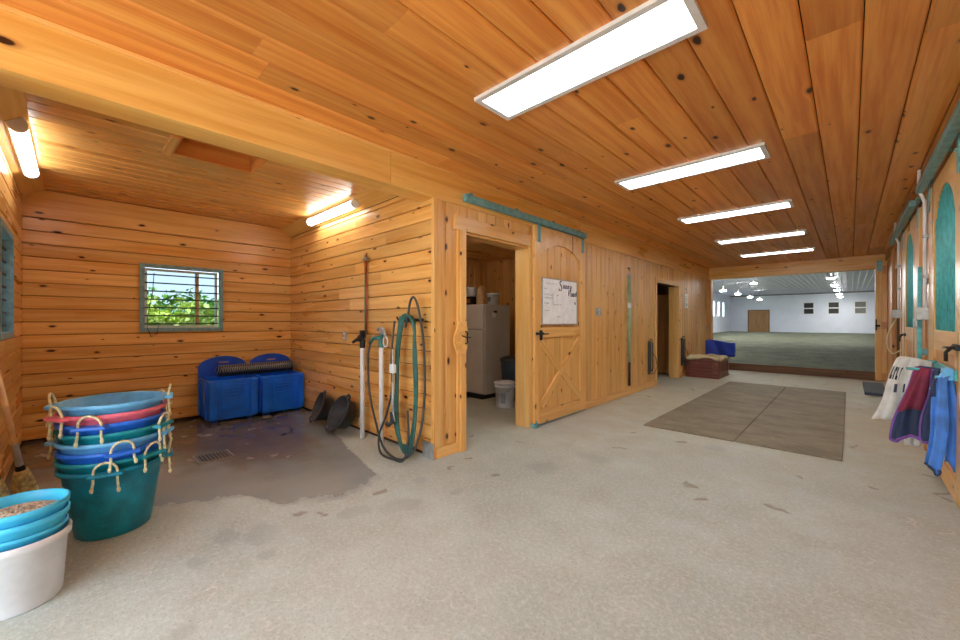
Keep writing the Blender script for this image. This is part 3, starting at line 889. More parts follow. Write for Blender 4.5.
def arena_lamp(x, y, z, label):
    p = empty('arena_lamp', (x, y, z)); tag(p, label, 'pendant lamp', 'arena lamps')
    m = MB(); m.tube([(0, 0, 0.13), (0, 0, AH - z)], 0.012, 6); m.build('stem', 'gasket', p)
    m = MB(); m.lathe([(0.05, 0.14), (0.10, 0.11), (0.19, 0.03), (0.20, 0.0), (0.18, 0.01), (0.05, 0.12)], 18); m.build('shade', 'galv', p)
    m = MB(); m.lathe([(0.18, 0.012), (0.16, -0.03), (0.08, -0.05), (0.0, -0.055)], 16); m.build('bulb', 'lamp_emit', p)
rowA = [pix(723, 290.5, 25.5), pix(738, 294, 28.8), pix(750, 297, 32.4), pix(759.5, 299.5, 36)]
for i, q in enumerate(rowA): arena_lamp(*q, ('first', 'second', 'third', 'last')[i] + ' arena lamp from the left, in the row above the wooden door')
rowB = [pix(831, 278, 21), pix(834.5, 285, 25.0), pix(837, 290, 28.8), pix(839, 294, 32.6), pix(840.3, 297, 36)]
for i, q in enumerate(rowB): arena_lamp(*q, ('highest and nearest', 'second', 'third', 'fourth', 'lowest and farthest')[i] + ' arena lamp in the receding row above the windows')
for k in range(3):  # extra lamps added out of view to brighten the arena
    for xx, ln in ((-4.6, 'left'), (9.0, 'right')):
        arena_lamp(xx, 15.0 + k * 8.0, 3.75, 'added arena lamp unseen above the opening, row %s, place %s' % (ln, ('near', 'mid', 'deep')[k]))

# ------------------------------------------------------------------ sliding feed room door
SD0, SD1, SX = 3.74, 4.94, -2.722
sd = empty('sliding_door', (SX, SD0, 0.03)); tag(sd, 'pine sliding barn door with arched top panel and X brace', 'door')
W, H = SD1 - SD0, 2.36
def sdbox(nm, a0, a1, z0, z1, d0, d1, mat='pine_wall'):
    """a piece of the sliding door in its own frame: a along the wall, d out from it"""
    big_z = (z1 - z0) > (a1 - a0)
    m = MB()
    if big_z:
        m.bbox(0, z1 - z0, 0, a1 - a0, 0, d1 - d0, 0.003); Mx = Matrix(((0, 0, 1, d0), (0, 1, 0, a0), (-1, 0, 0, z1), (0, 0, 0, 1)))
    else:
        m.bbox(0, a1 - a0, 0, z1 - z0, 0, d1 - d0, 0.003); Mx = Matrix(((0, 0, 1, d0), (1, 0, 0, a0), (0, 1, 0, z0), (0, 0, 0, 1)))
    o = m.build(nm, mat, sd); o.matrix_local = Mx
    return o
n = 8
for k in range(n): sdbox('door_plank', W * k / n + .0015, W * (k + 1) / n - .0015, 0, H, 0.002, 0.02)
st = 0.13
sdbox('stile', 0, st, 0, H, 0.02, 0.042, 'pine_trim'); sdbox('stile', W - st, W, 0, H, 0.02, 0.042, 'pine_trim')
sdbox('rail', st, W - st, 0, 0.15, 0.02, 0.042, 'pine_trim'); sdbox('rail', st, W - st, 1.03, 1.15, 0.02, 0.042, 'pine_trim')
# arched top rail
m = MB(); poly = [(st, H), (st, 1.93)]
for k in range(17):
    a = PI - PI * k / 16
    poly.append((W / 2 + (W / 2 - st) * math.cos(a), 1.93 + 0.26 * math.sin(a)))
poly += [(W - st, H)]
# build as quads between arch and top edge
vs = []; N_ = 17
for k in range(N_):
    p = poly[2 + k]
    for d in (0.02, 0.042): vs += [(d, p[0], p[1]), (d, p[0], H)]
fs = []
for k in range(N_ - 1):
    a, b = 4 * k, 4 * (k + 1)
    fs += [(a + 2, b + 2, b + 3, a + 3), (a, a + 1, b + 1, b), (a, b, b + 2, a + 2), (a + 1, a + 3, b + 3, b + 1)]
m.add(vs, fs); m.build('arched_rail', 'pine_trim', sd)
def brace(p, q, wd, d0, d1, nm='brace'):
    a, b = Vector(p), Vector(q); L = (b - a).length; ang = math.atan2(b.y - a.y, b.x - a.x)
    m = MB(); m.bbox(0, L, -wd / 2, wd / 2, 0, d1 - d0, 0.003)
    o = m.build(nm, 'pine_trim', sd)
    ca_, sa_ = math.cos(ang), math.sin(ang)
    o.matrix_local = Matrix(((0, 0, 1, d0), (ca_, -sa_, 0, p[0]), (sa_, ca_, 0, p[1]), (0, 0, 0, 1)))
brace((st + .01, 0.98), (W - st - .01, 0.20), 0.085, 0.02, 0.040)
brace((st + .01, 0.20), (W - st - .01, 0.98), 0.085, 0.0202, 0.0405)
m = MB(); m.bbox(0.042, 0.058, 0.02, 0.17, 1.065, 1.095, .004); m.tube([(0.06, 0.05, 1.08), (0.10, 0.05, 1.08), (0.10, 0.20, 1.075)], 0.008); m.bbox(0.042, 0.06, 0.10, 0.14, 1.0, 1.12, .004)
m.build('latch', 'black_iron', sd)
for a in (0.09, W - 0.07):
    m = MB(); m.bbox(0.042, 0.05, a - .03, a + .03, 2.17, 2.40, .002); m.tube([(0.046, a, 2.36), (0.062, a, 2.36)], 0.012, 8)
    for zz in (2.22, 2.30): m.tube([(0.05, a, zz), (0.056, a, zz)], 0.008, 6)
    m.build('hanger', 'teal_metal', sd)
m = MB(); m.box(0.0, 0.044, 0.0, W, -0.012, 0.004); m.build('bottom_channel', 'steel', sd)
m = MB(); m.bbox(0.0, 0.07, -0.03, 0.06, -0.026, 0.02, .003); m.tube([(0.055, 0.02, -0.02), (0.055, 0.02, 0.05)], 0.012); m.build('floor_guide', 'teal_metal', sd)
# track
tk = empty('door_track', (XW, 2.60, 2.415)); tag(tk, 'teal metal sliding track above the feed room door', 'track')
m = MB(); m.bbox(0.030, 0.085, 0, 2.36, 0, 0.07, 0.008); m.build('rail_box', 'teal_metal', tk)
for yy in (0.12, 0.85, 1.6, 2.25):
    m = MB(); m.bbox(0.022, 0.04, yy - .02, yy + .02, 0.02, 0.11, .003); m.build('bracket', 'teal_metal', tk)
# door pull plate on the left casing
pl = empty('pull_plate', (XW + 0.046, D1[0] - 0.085, 1.1)); tag(pl, 'plywood plate with black latch catch on the feed room casing', 'latch plate')
m = MB(); m.prism([(-0.09, .02), (-0.03, .15), (0.06, .16), (0.075, .10), (0.075, -.10), (0.05, -.15), (-0.05, -.16), (-0.10, -.05)], 'x', 0, 0.018); m.build('plate', 'pine_trim', pl)
m = MB(); m.tube([(0.018, 0.05, .06), (0.045, 0.05, .05), (0.045, 0.05, -.05), (0.018, 0.05, -.06)], 0.007); m.tube([(.02, .0, .02), (.04, .05, .0), (.045, .10, .0)], 0.005); m.build('catch', 'black_iron', pl)

# whiteboard with handwriting
wb = empty('whiteboard', (SX + 0.042, 3.885, 1.225)); tag(wb, 'whiteboard with handwritten feed notes on the sliding door', 'whiteboard')
WW, WH = 0.80, 0.55
box('board', 'paper', wb, 0.0, 0.012, 0, WW, 0, WH)
m = MB(); m.box(0, .016, -.012, 0, -.012, WH + .012); m.box(0, .016, WW, WW + .012, -.012, WH + .012); m.box(0, .016, 0, WW, -.012, 0); m.box(0, .016, 0, WW, WH, WH + .012)
m.build('edge', 'galv', wb)
def stroke(mb, pts, r=0.004):
    mb.tube([(0.0135, p[0] * WW, p[1] * WH) for p in pts], r, 5)
m = MB()
# large heading: a tall looping S followed by smaller joined letters, a second word below
stroke(m, [(.53, .97), (.50, .99), (.475, .95), (.49, .90), (.53, .87), (.535, .81), (.50, .76), (.46, .77), (.45, .81)], .006)
for k in range(3):
    x = .58 + k * .065
    stroke(m, [(x, .82), (x + .005, .90), (x + .03, .90), (x + .035, .82), (x + .05, .83)], .005)
stroke(m, [(.78, .90), (.80, .82), (.83, .90), (.80, .76)], .005)
stroke(m, [(.74, .66), (.75, .80), (.79, .80), (.79, .73), (.755, .72)], .005)
for k in range(3):
    x = .81 + k * .05
    stroke(m, [(x + .03, .72), (x, .71), (x, .65), (x + .03, .65), (x + .035, .73), (x + .04, .65)], .005)
stroke(m, [(.97, .74), (.98, .66), (.985, .78)], .005)
m.build('heading_writing', 'ink', wb)
m = MB()
for row, (a, b, y) in enumerate(((.08, .30, .90), (.33, .41, .90), (.05, .16, .79), (.05, .30, .65), (.05, .28, .58), (.28, .52, .44), (.05, .18, .46), (.06, .20, .30), (.40, .50, .16))):
    x = a; pts = []
    while x < b:
        pts.append((x, y + R.uniform(-.018, .018))); x += .014
    if len(pts) > 1: m = MB(); stroke(m, pts, .0022); m.build('written_line', 'ink_faint', wb)
m = MB(); stroke(m, [(.28, .44), (.28, .70)], .002); m.build('written_line', 'ink_faint', wb)
for pts, r_ in (([(.94, .52), (.945, .46)], .009), ([(.41, .655), (.42, .65)], .006)):
    m = MB(); stroke(m, pts, r_); m.build('magnet', 'ink_black', wb)

# ------------------------------------------------------------------ small things on the left wall
def switch(name, loc, label, w=.075, h=.12, axis='x', toggles=1):
    p = empty(name, loc); tag(p, label, 'switch' if 'switch' in name else 'outlet')
    m = MB(); m.bbox(0, .012, -w / 2, w / 2, -h / 2, h / 2, .003)
    if axis == 'y': m.xf(Matrix.Rotation(-PI / 2, 4, 'Z'))
    m.build('plate', 'galv', p)
    for k in range(toggles):
        m = MB(); zz = 0 if toggles == 1 else (-.028 if k == 0 else .028)
        m.bbox(.012, .02, -.014, .014, zz - .016, zz + .016, .003)
        if axis == 'y': m.xf(Matrix.Rotation(-PI / 2, 4, 'Z'))
        m.build('toggle' if 'switch' in name else 'socket', 'white_plastic', p)
    return p
switch('wall_switch', (XW, 5.46, 1.40), 'grey double switch plate right of the sliding door', .15, .12, 'x', 2)
switch('wall_switch', (XW, 11.50, 1.05), 'small dark switch plate at the arena end of the aisle wall', .07, .12)
switch('wall_outlet', (-4.42, YBR, 1.08), 'grey outlet plate on the right wall of the wash bay', .075, .12, 'y', 2)
ct = empty('cross_tie', (XW + .03, 6.53, 2.16)); tag(ct, 'green cross tie hanging down the aisle wall from an eye bolt', 'cross tie')
m = MB(); m.tube([(-.03, 0, 0), (.0, 0, 0)], .012); m.tube([(0.008 * 0, .025 * math.cos(a * PI / 6), -.02 + .025 * math.sin(a * PI / 6)) for a in range(12)], .005, 6, closed=True); m.build('eye_bolt', 'black_iron', ct)
m = MB(); m.tube([(0, 0, -.05), (.0, .012, -.10), (0, 0, -.14)], .008); m.lathe([(0.001, -.10), (.024, -.10), (.024, -.16), (.001, -.16)], 10); m.build('snap', 'silver', ct)
m = MB(); m.tube([(0, 0, -.15), (0, .004, -.9), (0, 0, -1.62)], .019, 8); m.build('strap', 'strap_green', ct)
m = MB(); m.tube([(0, 0, -1.60), (0, 0, -2.0)], .021, 8); m.build('strap_end', 'black_iron', ct)
m = MB(); m.bbox(-.022, .024, -.026, .026, -.68, -.60, .004); m.build('buckle', 'white_plastic', ct)
def saddle_rack(y, label):
    p = empty('saddle_rack', (XW + .0, y, 0.26)); tag(p, label, 'saddle rack', 'folding saddle racks')
    m = MB(); m.bbox(0, .025, -.045, .045, 0, .62, .006); m.build('wall_plate', 'rubber', p)
    m = MB(); m.tube([(.03, -.05, .60), (.055, -.05, .58), (.06, -.05, .10), (.06, 0, .05), (.06, .05, .10), (.055, .05, .58), (.03, .05, .60)], .011); m.build('folded_arm', 'rubber', p)
    m = MB(); m.tube([(.04, .05, .42), (.09, .12, .30), (.10, .16, .14), (.07, .12, .02), (.04, .02, .0)], .006); m.build('wire_loop', 'black_iron', p)
    m = MB(); m.tube([(.01, 0, .63), (.05, 0, .66), (.07, .0, .62)], .009); m.build('hook', 'black_iron', p)
saddle_rack(7.48, 'grey folding saddle rack just left of the second doorway')
saddle_rack(9.45, 'grey folding saddle rack right of the second doorway, beside the trunk')
p = empty('paper_notice', (XW, 9.68, 1.56)); tag(p, 'small framed paper notice on the wall above the trunk', 'notice')
box('sheet', 'paper', p, 0, .006, 0, .24, 0, .32)
m = MB(); 
for k in range(6): m.box(.006, .0075, .04, .04 + R.uniform(.08, .15), .26 - k * .04, .272 - k * .04)
m.box(.006, .0075, .07, .17, .05, .09); m.build('print', 'ink_faint', p)
# corner guard
m = MB(); m.bbox(XW - .14, XW - .02, YBR - .022, YBR - .001, 0, 0.145, .002); m.bbox(XW - .02, XW + .024, YBR - .026, YBR - .0185, 0, .145, .002)
tag(m.build('corner_guard', 'galv'), 'bare metal guard at the foot of the bay corner', 'corner guard')

# ------------------------------------------------------------------ feed room contents
fg = empty('refrigerator', (-4.24, 4.52, 0)); tag(fg, 'white two-door refrigerator inside the feed room', 'refrigerator')
# box runs back in -x ... doors face -y side towards the doorway
m = MB(); m.bbox(-.72, 0, .05, .68, .07, 1.53, .012); m.build('body', 'fridge_white', fg)
m = MB(); m.bbox(-.72, 0, -.015, .045, .09, 1.115, .014); fd = m.build('door', 'fridge_white', fg)
m = MB(); m.bbox(-.72, 0, -.015, .045, 1.125, 1.53, .014); fd2 = m.build('freezer_door', 'fridge_white', fg)
m = MB(); m.bbox(-.70, -.02, .0, .6, .0, .07, .004); m.build('toe_grille', 'black_iron', fg)
m = MB(); m.tube([(-.66, -.02, .72), (-.66, -.05, .76), (-.66, -.05, 1.04), (-.66, -.02, 1.08)], .010); m.build('handle', 'gasket', fd)
m = MB(); m.tube([(-.66, -.02, 1.16), (-.66, -.05, 1.19), (-.66, -.05, 1.34), (-.66, -.02, 1.38)], .010); m.build('handle', 'gasket', fd2)
m = MB(); m.box(.0, .004, .22, .30, 1.32, 1.40); m.build('sticker', 'paper', fg)
m = MB(); m.bbox(.0, .012, .25, .33, 1.395, 1.43, .003); m.build('magnet_clip', 'black_iron', fg)
p = empty('small_pail', (-4.16, 4.78, 1.53)); p.location = (-4.28, 4.80, 1.53); tag(p, 'small white pail standing on top of the refrigerator', 'pail')
m = MB(); m.lathe([(0, 0), (.08, 0), (.10, .19), (.108, .19), (.108, .165), (.1, .16)], 24); m.build('body', 'white_plastic', p)
m = MB(); m.tube([(.1, 0, .17), (.09, .04, .10), (.06, .09, .06), (.0, .11, .05)], .004, 6); m.build('bail', 'steel', p)
m = MB(); m.box(-.04, .03, -.098, -.095, .05, .12); m.build('label_print', 'gasket', p)
p = empty('brown_jug', (-4.40, 4.64, 1.53)); tag(p, 'tan jug with narrow neck on the refrigerator', 'jug')
m = MB(); m.lathe([(0, 0), (.075, 0), (.08, .03), (.08, .20), (.06, .25), (.03, .28), (.03, .31), (0, .31)], 20); m.build('body', 'kraft', p)
m = MB(); m.tube([(.03, .0, .28), (.09, 0, .26), (.08, 0, .18)], .01); m.build('handle', 'kraft', p)
p = empty('supply_box', (-4.64, 4.66, 1.53)); tag(p, 'black carton with a white tub stacked on it, on the refrigerator', 'box')
m = MB(); m.bbox(-.1, .1, -.1, .1, 0, .14, .008); m.build('carton', 'black_iron', p)
m = MB(); m.lathe([(0, .14), (.08, .14), (.09, .26), (.095, .27), (.095, .30), (0, .30)], 22); m.build('tub', 'white_plastic', p)
m = MB(); m.box(-.06, .06, -.102, -.1, .03, .10); m.build('label_print', 'amber', p)
p = empty('utility_bucket', (-3.69, 4.40, 0)); tag(p, 'white five-gallon bucket with ribbed rim on the feed room floor', 'bucket')
m = MB(); m.lathe([(0, 0), (.125, 0), (.13, .006), (.142, .29), (.155, .29), (.155, .305), (.145, .31), (.145, .335), (.158, .335), (.158, .365), (.14, .37), (.138, .36), (.125, .03), (0, .03)], 32); m.build('body', 'white_plastic', p)
m = MB(); m.disc(.138, .33, 28); m.build('contents', 'kraft', p)
m = MB(); m.add([(.1435 * math.cos(a), .1435 * math.sin(a), z) for z in (.07, .22) for a in [math.radians(q) for q in (-75, -65, -55, -45)]], [(0, 1, 5, 4), (1, 2, 6, 5), (2, 3, 7, 6)]); m.build('label_print', 'ink_faint', p)
m = MB(); m.tube([(.15 * math.cos(t), .15 * math.sin(t) - .0, .30 - .10 * math.sin((t + PI) / 1.0) * 1) for t in [(-PI + PI * k / 12) for k in range(13)]], .004, 6); m.build('bail', 'steel', p)
p = empty('trash_can', (-3.92, 4.93, 0)); tag(p, 'dark galvanised trash can with lid behind the white bucket', 'trash can')
m = MB(); m.lathe([(0, 0), (.19, 0), (.195, .02), (.225, .61), (.23, .63), (.0, .63)], 30); m.build('body', 'slate', p)
m = MB(); m.lathe([(.238, .61), (.245, .64), (.235, .66), (.15, .69), (0, .70)], 30); m.build('lid', 'rubber', p)

p = empty('fill_globe', (-3.7, 3.2, 2.45)); tag(p, 'round globe light added out of view to brighten the feed room', 'ceiling light')  # unseen lamp added to brighten the feed room
m = MB(); m.lathe([(0, 0), (.09, 0), (.09, -.03), (.06, -.04)], 20); m.build('base', 'white_plastic', p)
m = MB(); m.lathe([(.06, -.04), (.10, -.08), (.11, -.13), (.08, -.19), (0, -.22)], 20); m.build('globe', 'fill_globe_emit', p)
# ------------------------------------------------------------------ trunk, blanket, blue pad
p = empty('tack_trunk', (-2.70, 9.62, 0)); tag(p, 'dark red-brown wooden tack trunk against the aisle wall', 'trunk')
TW, TD, TH = .64, .98, .44
def tbox(nm, a, b, c, d, e, f, mat='trunk_wood', bv=.004): 
    m = MB(); m.bbox(a, b, c, d, e, f, bv); return m.build(nm, mat, p)
tbox('body', .012, TW - .012, .012, TD - .012, .03, TH - .03)
for a, b in ((0, .09), (TW - .09, TW)): tbox('stile', a, b, 0, .02, .05, TH - .04)
tbox('rail', .09, TW - .09, 0, .02, TH - .11, TH - .04); tbox('rail', .09, TW - .09, 0, .02, .05, .11); tbox('panel', .11, TW - .11, .004, .014, .12, TH - .12)
for a, b in ((0.02, .10), (TD - .08, TD)): tbox('stile', TW - .02, TW, a, b, .05, TH - .04)
tbox('rail', TW - .02, TW, .10, TD - .08, TH - .11, TH - .04); tbox('rail', TW - .02, TW, .10, TD - .08, .05, .11)
tbox('plinth', -.0, TW + .012, -.012, TD + .0, 0, .05); tbox('lid', -.0, TW + .02, -.02, TD, TH - .035, TH)
def cloth_top(name, mat, x0, x1, y0, y1, z, over, seed, nx=22, ny=22, dr=0.10):
    """a cloth lying on a flat top, hanging over the -y and +x edges"""
    rr = random.Random(seed); ph = [rr.uniform(0, 6) for _ in range(6)]
    m = MB(); vs = []
    for i in range(nx + 1):
        for j in range(ny + 1):
            u = x0 + (x1 + over - x0) * i / nx; v = y0 - over * .7 + (y1 - y0 + over * .7) * j / ny
            zz = z + .010 + .014 * (math.sin(9 * u + ph[0]) * math.sin(7 * v + ph[1]) + 1) + .007 * math.sin(23 * u + 11 * v + ph[2])
            X_, Y_ = u, v
            if u > x1: zz -= (u - x1) * (1.0 + .25 * math.sin(15 * v)); X_ = x1 + .018 + .012 * math.sin(20 * v + ph[3])
            if v < y0: zz -= (y0 - v) * (.9 + .4 * math.sin(11 * u + ph[4])); Y_ = y0 - .016 - .010 * math.sin(18 * u + ph[5])
            vs.append((X_, Y_, zz))
    fs = [(i * (ny + 1) + j, (i + 1) * (ny + 1) + j, (i + 1) * (ny + 1) + j + 1, i * (ny + 1) + j + 1) for i in range(nx) for j in range(ny)]
    m.add(vs, fs, True)
    o = m.build(name, mat); s_ = o.modifiers.new('thick', 'SOLIDIFY'); s_.thickness = .008; s_.offset = 1
    return o
o = cloth_top('saddle_blanket', 'burlap', -2.68, -2.70 + TW + .02, 9.60, 10.35, TH, .07, 5)
tag(o, 'tan fringed blanket spread over the lid of the tack trunk', 'blanket')
# blue pad folded upright on the trunk
m = MB(); vs = []; nx, nz = 14, 8
for i in range(nx + 1):
    for k in range(nz + 1):
        s_ = i / nx; t_ = k / nz
        x = -2.52 + .62 * s_
        y = 10.45 + .06 * math.sin(3 * s_ + 1) + .03 * t_ + .012 * math.sin(14 * s_ + 4 * t_)
        z = TH + .002 + .35 * t_ + .025 * math.sin(5 * s_ + .6) * t_ - .02 * abs(s_ - .5) * t_
        vs.append((x, y, z))
fs = [(i * (nz + 1) + k, (i + 1) * (nz + 1) + k, (i + 1) * (nz + 1) + k + 1, i * (nz + 1) + k + 1) for i in range(nx) for k in range(nz)]
m.add(vs, fs, True); o = m.build('saddle_pad', 'royal_blue'); sm = o.modifiers.new('thick', 'SOLIDIFY'); sm.thickness = .07; sm.offset = 0
b_ = o.modifiers.new('round', 'BEVEL'); b_.width = .02; b_.segments = 2
tag(o, 'royal blue padded saddle pad standing behind the tan blanket on the trunk', 'saddle pad')

# ------------------------------------------------------------------ floor mats
MX0, MX1, MY0, MY1 = -1.80, -0.05, 4.74, 9.36
xm = MX0 + (MX1 - MX0) * .53
o = box('floor_mat', 'floor_mat', None, MX0, xm - .003, MY0, MY1, 0.0005, .016, .003); tag(o, 'left half of the worn brown rubber aisle mat', 'mat', 'aisle mats')
o = box('floor_mat', 'floor_mat', None, xm + .003, MX1, MY0 + .01, MY1, 0.0005, .016, .003); tag(o, 'right half of the worn brown rubber aisle mat', 'mat', 'aisle mats')
o = box('step_mat', 'slate', None, .18, .46, 9.3, 10.9, 0.0005, .05, .008); tag(o, 'dark slate mat on the floor beside the arena post', 'mat')
# drain
dr = empty('floor_drain', (-4.27, .90, 0)); tag(dr, 'slotted metal drain grate in the wet bay floor', 'drain'); dr.rotation_euler = (0, 0, 0)
m = MB(); m.box(-.115, .115, -.125, .125, .0005, .002); m.build('sump', 'black_iron', dr)
for k in range(9):
    y = -.118 + k * .0275
    m = MB(); m.box(-.11, .11, y, y + .014, .002, .008); m.build('slat', 'steel', dr)
m = MB(); m.box(-.13, .13, -.14, -.125, .0005, .009); m.box(-.13, .13, .125, .14, .0005, .009); m.box(-.13, -.115, -.125, .125, .0005, .009); m.box(.115, .13, -.125, .125, .0005, .009); m.build('rim', 'galv', dr)

# ------------------------------------------------------------------ muck tub stack
TC = (-3.27, .175)
order = [('tub_teal', 'bottom teal-green'), ('tub_green', 'green'), ('tub_blue', 'blue'), ('tub_light', 'light blue'), ('tub_green', 'green'), ('tub_blue', 'blue'), ('tub_pink', 'pink'), ('tub_light', 'light blue')]
tl = ['teal-green muck tub at the bottom of the stack, whole side showing', 'green muck tub second from the bottom of the stack', 'blue muck tub third from the bottom of the stack',
      'light blue muck tub in the middle of the stack, below a green one', 'green muck tub just under the upper blue one in the stack', 'blue muck tub directly below the pink one in the stack',
      'pink muck tub in the stack, second from the top', 'light blue muck tub on top of the stack']
angs = [-8, 42, 8, 70, 60, -22, 118, 84]     # handle direction relative to the camera direction
cam_dir = math.atan2(-TC[1], -TC[0])
RB, RT, TBH = .172, .232, .412
def handle(parent, ang, rope_seed):
    ca_, sa_ = math.cos(ang), math.sin(ang)
    Mx = Matrix.Rotation(ang, 4, 'Z')
    m = MB(); m.bbox(RT - .004, RT + .050, -.075, .075, TBH - .024, TBH - .004, .006); m.xf(Mx)
    ear = m.build('handle_ear', parent['mat'], parent)
    rr = random.Random(rope_seed); l1, l2 = rr.uniform(.06, .10), rr.uniform(.04, .09)
    pts = [(RT + .034, -.055, TBH - .02 - l1), (RT + .030, -.05, TBH - .05), (RT + .026, -.05, TBH)]
    for k in range(9):
        a = PI * k / 8
        pts.append((RT + .026 + .012 * math.sin(a), -.05 * math.cos(a), TBH + .002 + .055 * math.sin(a)))
    pts += [(RT + .026, .05, TBH), (RT + .030, .05, TBH - .05), (RT + .036, .056, TBH - .02 - l2)]
    m = MB(); m.tube(pts, .0065, 7); 
    for q in (pts[0], pts[-1]):
        m.lathe([(0, .012), (.009, .006), (.0095, -.005), (.006, -.016), (0, -.018)], 8, c=q)
    m.xf(Mx); m.build('rope_handle', 'rope', parent)
for i, (mt, nm) in enumerate(order):
    t = empty('muck_tub', (TC[0] + R.uniform(-.004, .004), TC[1] + R.uniform(-.004, .004), i * .0535))
    tag(t, tl[i], 'tub', 'stacked muck tubs'); t['mat'] = mt
    g = (RT - RB) / TBH
    th_ = .004
    prof = [(0, 0), (RB - .008, 0), (RB, .008), (RB + g * .14, .14), (RB + g * .30, .30), (RT - .004, TBH - .028), (RT + .016, TBH - .024), (RT + .018, TBH - .004), (RT + .012, TBH), (RT - .004, TBH - .004),
            (RB + g * .14 - th_, .14), (RB - th_, .012), (0, .008)]
    m = MB(); m.lathe(prof, 56); m.build('body', mt, t)
    a = cam_dir + math.radians(angs[i])
    handle(t, a, i * 3 + 1); handle(t, a + PI * (0.53 if i == 0 else 1.0), i * 3 + 2)
    del t['mat']

# ------------------------------------------------------------------ white bucket with cyan pails and feed
BC = (-2.71, -.172)
p = empty('feed_bucket', (*BC, 0)); tag(p, 'large white bucket in the lower left corner of the picture', 'bucket')
m = MB(); m.lathe([(0, 0), (.135, 0), (.14, .006), (.156, .262), (.168, .266), (.17, .295), (.165, .30), (.157, .297), (.155, .27), (.138, .02), (0, .02)], 56); m.build('body', 'white_plastic', p)
for k, (zo, lb) in enumerate(((.045, 'lower cyan pail nested in the white bucket'), (.095, 'upper cyan pail heaped with feed pellets'))):
    q = empty('feed_pail', (*BC, zo)); tag(q, lb, 'pail', 'nested cyan pails')
    hh = .345
    m = MB(); m.lathe([(0, 0), (.115, 0), (.12, .006), (.152, hh - .03), (.162, hh - .026), (.164, hh - .003), (.158, hh), (.152, hh - .004), (.149, hh - .04), (.118, .012), (0, .01)], 56); m.build('body', 'cyan_pail', q)
    m = MB(); m.lathe([(.151, hh - .075), (.1575, hh - .072), (.1575, hh - .062), (.1525, hh - .058)], 56); m.build('band', 'cyan_pail', q)
q = empty('feed_pellets', (*BC, .095 + .285)); tag(q, 'pale feed pellets filling the upper cyan pail', 'feed'); q['kind'] = 'stuff'
m = MB(); rr = random.Random(9)
m.lathe([(.146, 0), (.12, .018), (.07, .032), (0, .036)], 40); m.build('heap', 'pellets', q)
m = MB()
for k in range(900):
    r_ = .142 * math.sqrt(rr.random()); a = rr.uniform(0, 6.28); z = .036 * (1 - (r_ / .146) ** 1.6) + .004
    d = Vector((rr.gauss(0, 1), rr.gauss(0, 1), rr.gauss(0, .4))).normalized() * .006
    c = Vector((r_ * math.cos(a), r_ * math.sin(a), z))
    m.tube([c - d, c + d], .0028, 4)
o = m.build('pellet', 'pellets', q); o['kind'] = 'stuff'

# ------------------------------------------------------------------ brooms
def broom(base, top, label, seed):
    p = empty('corn_broom', base); tag(p, label, 'broom', 'corn brooms against the bay wall')
    b, t = Vector(base), Vector(top); ax = (t - b).normalized(); q_ = Vector((0, 0, 1)).rotation_difference(ax)
    p.rotation_mode = 'QUATERNION'; p.rotation_quaternion = q_
    L = (t - b).length
    m = MB(); m.lathe([(.014, .40), (.014, L), (0, L)], 12); m.build('handle', 'broom_wood', p)
    m = MB(); m.lathe([(.0165, .40), (.0165, .56), (.015, .565)], 12); m.build('sleeve', 'silver', p)
    m = MB(); m.lathe([(.020, .375), (.022, .385), (.020, .41), (.016, .415)], 12); m.build('collar', 'black_iron', p)
    n = 40; rr = random.Random(seed)
    m = MB(); prof = [(.018, .385), (.035, .375), (.048, .33), (.058, .27), (.056, .21), (.060, .12), (.064, .0), (0, .0)]
    vs = []
    for r_, z in prof:
        for k in range(n):
            a = 2 * PI * k / n; wv = 1 + .07 * math.sin(11 * a + 3) + .04 * math.sin(23 * a)
            vs.append((r_ * wv * math.cos(a) * 1.25, r_ * wv * math.sin(a) * .8, z))
    fs = [(i * n + k, i * n + (k + 1) % n, (i + 1) * n + (k + 1) % n, (i + 1) * n + k) for i in range(len(prof) - 1) for k in range(n)]
    m.add(vs, fs, True); br = m.build('bristles', 'straw', p)
    for z in (.20, .225):
        m = MB(); m.tube([(.063 * 1.22 * math.cos(a * PI / 12), .063 * .80 * math.sin(a * PI / 12), z) for a in range(24)], .003, 5, closed=True); m.build('stitching', 'rope', br)
broom((-3.69, -.173, .012), (-3.24, -.340, 1.42), 'corn broom with silver sleeve leaning on the bay wall, nearer the tubs', 2)
broom((-3.43, -.278, .012), (-3.25, -.342, 1.40), 'corn broom partly cut off at the left edge of the picture', 4)

